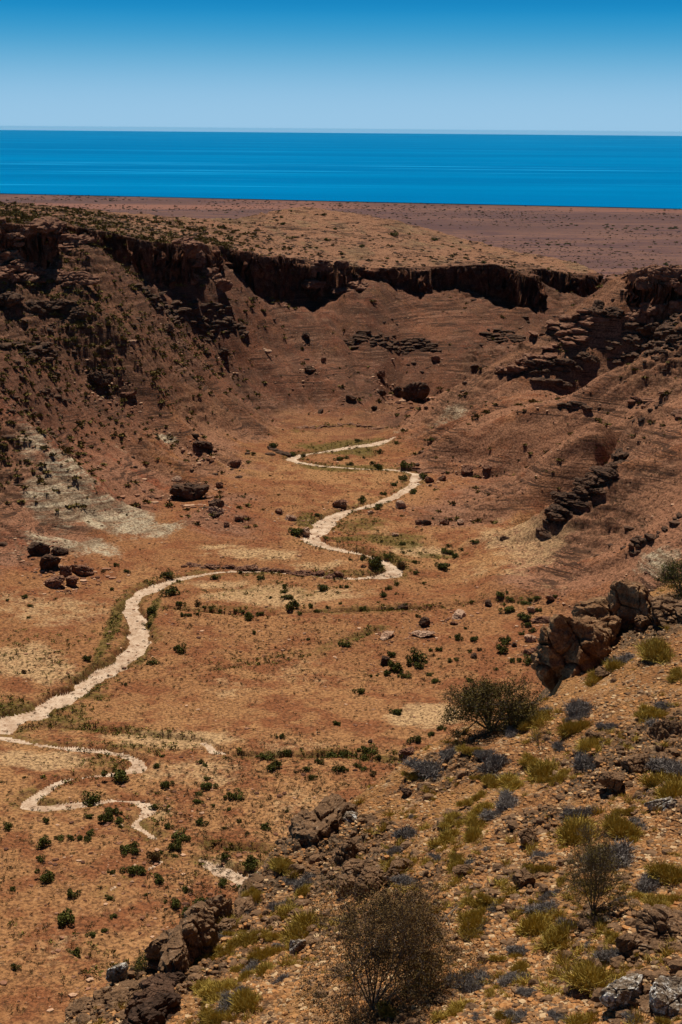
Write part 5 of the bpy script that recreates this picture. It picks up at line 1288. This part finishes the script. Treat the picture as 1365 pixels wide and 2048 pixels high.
SPT = [spt(860 + i) for i in range(6)]
# tiny tufts of the same grass between them
x, y = sample_near(9000, 61); k = RNG.random(len(x)) < .05 + .5 * clump(x, y, 2.5, 0, .3, 190); x, y = x[k], y[k]
scatter_mesh('hillside_tufts', np.stack([x, y, near_z(x, y)], 1), .10 + .30 * RNG.random(len(x)) ** 2.5, SPT, [M_SPIN, M_TUFT], seed=10, sq=1)

def big_shrub(name, u, v, wpx, hpx, mt, label, seed, stems=7, depth=4, nleaf=9000, lsize=.05, spread=.10, twig=.022, split=3, depthw=.8, fn=None, lean=(0, 0), droop=0, cat='shrub'):
    p = npix(u, v); D = np.linalg.norm(p); w = wpx * D / FPX; h = hpx * D / FPX * 1.05
    segs, tips = grow(seed, 1, 1, stems, depth, split, .03, droop, lean)
    sc = np.array([w / np.ptp(tips[:, 0]), w * depthw / np.ptp(tips[:, 1]), h / tips[:, 2].max()])
    cx = 0
    segs = [(a * sc, b * sc, r0 / .03 * twig * 1.3, r1 / .03 * twig * 1.3) for a, b, r0, r1 in segs]; tips = tips * sc
    o = bpy.data.objects.new(name, None); COL.objects.link(o); o.location = (p[0], p[1], nearg(p[0], p[1]) - .05)
    o['label'] = label; o['category'] = cat
    V, F = tubes(segs); child(o, 'branches', mesh_np('branches', V, F, [M_TWIG], smooth=False))
    if nleaf:
        rg = np.random.default_rng(seed)
        A_ = np.array([q[1] for q in segs if q[3] < twig * .85]); C = A_[rg.integers(0, len(A_), nleaf)] + rg.normal(size=(nleaf, 3)) * spread
        if depth >= 4: L_ = C * (1, 1, .55) + rg.normal(size=C.shape) * spread; C = np.where((rg.random(nleaf) < .35)[:, None], L_, C); C[:, 2] = np.maximum(C[:, 2], .03)
        V, F = leaves(C, lsize, seed, .4, .3); child(o, 'foliage', mesh_np('foliage', V, F, [mt], smooth=False))
    return o
big_shrub('shrub', 745, 2020, 370, 275, M_BROWNL, 'biggest dark twiggy shrub at the bottom centre of the hillside', 951, 13, 5, 52000, .06, .075, .018, lean=(.25, 0))
big_shrub('shrub', 985, 1462, 215, 110, M_OLIVE, 'wide spreading brown olive shrub on the rim left of the cliff block', 902, 14, 4, 30000, .085, .10, .035, depthw=.6)
big_shrub('shrub', 1185, 1835, 150, 175, M_OLIVE, 'fine grey green shrub with thin upright stems right of centre', 903, 18, 4, 14000, .04, .06, .010)
big_shrub('shrub', 1362, 1190, 90, 70, M_GREEN, 'dark green shrub at the right edge behind the cliff block', 904, 7, 4, 7000, .09, .12, .03)
big_shrub('shrub', 292, 1950, 44, 40, M_GREEN, 'small green shrub behind the lower left rock crest', 905, 6, 3, 1800, .05, .06, .012)
big_shrub('shrub', 1345, 1235, 60, 46, M_BROWNL, 'bare thin shrub hanging under the dark green one at the right edge', 906, 6, 3, 0, .05, .06, .010)
big_shrub('dry_shrub', 1082, 1505, 70, 60, M_BROWNL, 'leafless spiky dry shrub below the rim shrub', 907, 6, 3, 0, twig=.009)
big_shrub('shrub', 1180, 1690, 70, 50, M_OLIVE, 'low brown twiggy shrub above the fine grey green shrub', 908, 8, 3, 1200, .03, .06, .009)
big_shrub('shrub', 845, 1810, 80, 70, M_BROWNL, 'grey brown twiggy shrub at the upper right of the biggest shrub', 909, 8, 4, 1500, .03, .06, .008)
# dead branches lying on the slope
def branch(pts, r, label, side=()):
    P = [npix(u, v) + np.array([0, 0, .10]) for u, v in pts]
    c = P[0]
    segs = [(P[i] - c, P[i + 1] - c, r * (1 - i / len(P)), r * (1 - (i + 1) / len(P)) + .004) for i in range(len(P) - 1)]
    for i, uv in side:
        q = npix(*uv) + np.array([0, 0, .12]); m_ = (P[i] + q) / 2 + np.array([.03, 0, .06])
        segs += [(P[i] - c, m_ - c, r * .5, r * .35), (m_ - c, q - c, r * .35, .004)]
    V, F = tubes(segs)
    o = link('dead_branch', mesh_np('dead_branch', V, F, [M_TWIG], smooth=False), loc=tuple(c)); o['label'] = label; o['category'] = 'branch'
branch([(948, 1793), (930, 1806), (912, 1822), (893, 1838), (880, 1850), (862, 1862)], .035, 'forked grey dead branch lying right of the biggest shrub', [(1, (900, 1822)), (2, (870, 1828)), (3, (900, 1868)), (4, (858, 1834))])
branch([(1305, 1562), (1300, 1582), (1288, 1596), (1270, 1605)], .022, 'curved pale stick lying under the dark crags', [(2, (1284, 1610))])


# ------------------------------------------------------------------ the air over the sea
def haze():
    m, nt = mat('haze_air')
    o = nt.nodes.new('ShaderNodeOutputMaterial'); v = nt.nodes.new('ShaderNodeVolumePrincipled')
    v.inputs['Color'].default_value = (.08, .50, .88, 1); v.inputs['Density'].default_value = 4.5e-6; v.inputs['Anisotropy'].default_value = .2
    nt.links.new(v.outputs[0], o.inputs['Volume'])
    x0, x1, y0, y1, z0, z1 = -91000, 91000, -3000, 90100, SEA - 1.6, 6
    V = np.array([(x, y, z) for z in (z0, z1) for y in (y0, y1) for x in (x0, x1)], float)
    F = np.array([[0, 2, 3, 1], [4, 5, 7, 6], [0, 1, 5, 4], [2, 6, 7, 3], [0, 4, 6, 2], [1, 3, 7, 5]])
    link('haze', mesh_np('haze', V, F, [m], smooth=False), kind='stuff')
haze()
for o in SC.objects:
    l = o.get('label')
    if l and len(l.replace('-', ' ').replace(',', ' ').split()) > 16: print('LONG', o.name, l)
#@@NEXT
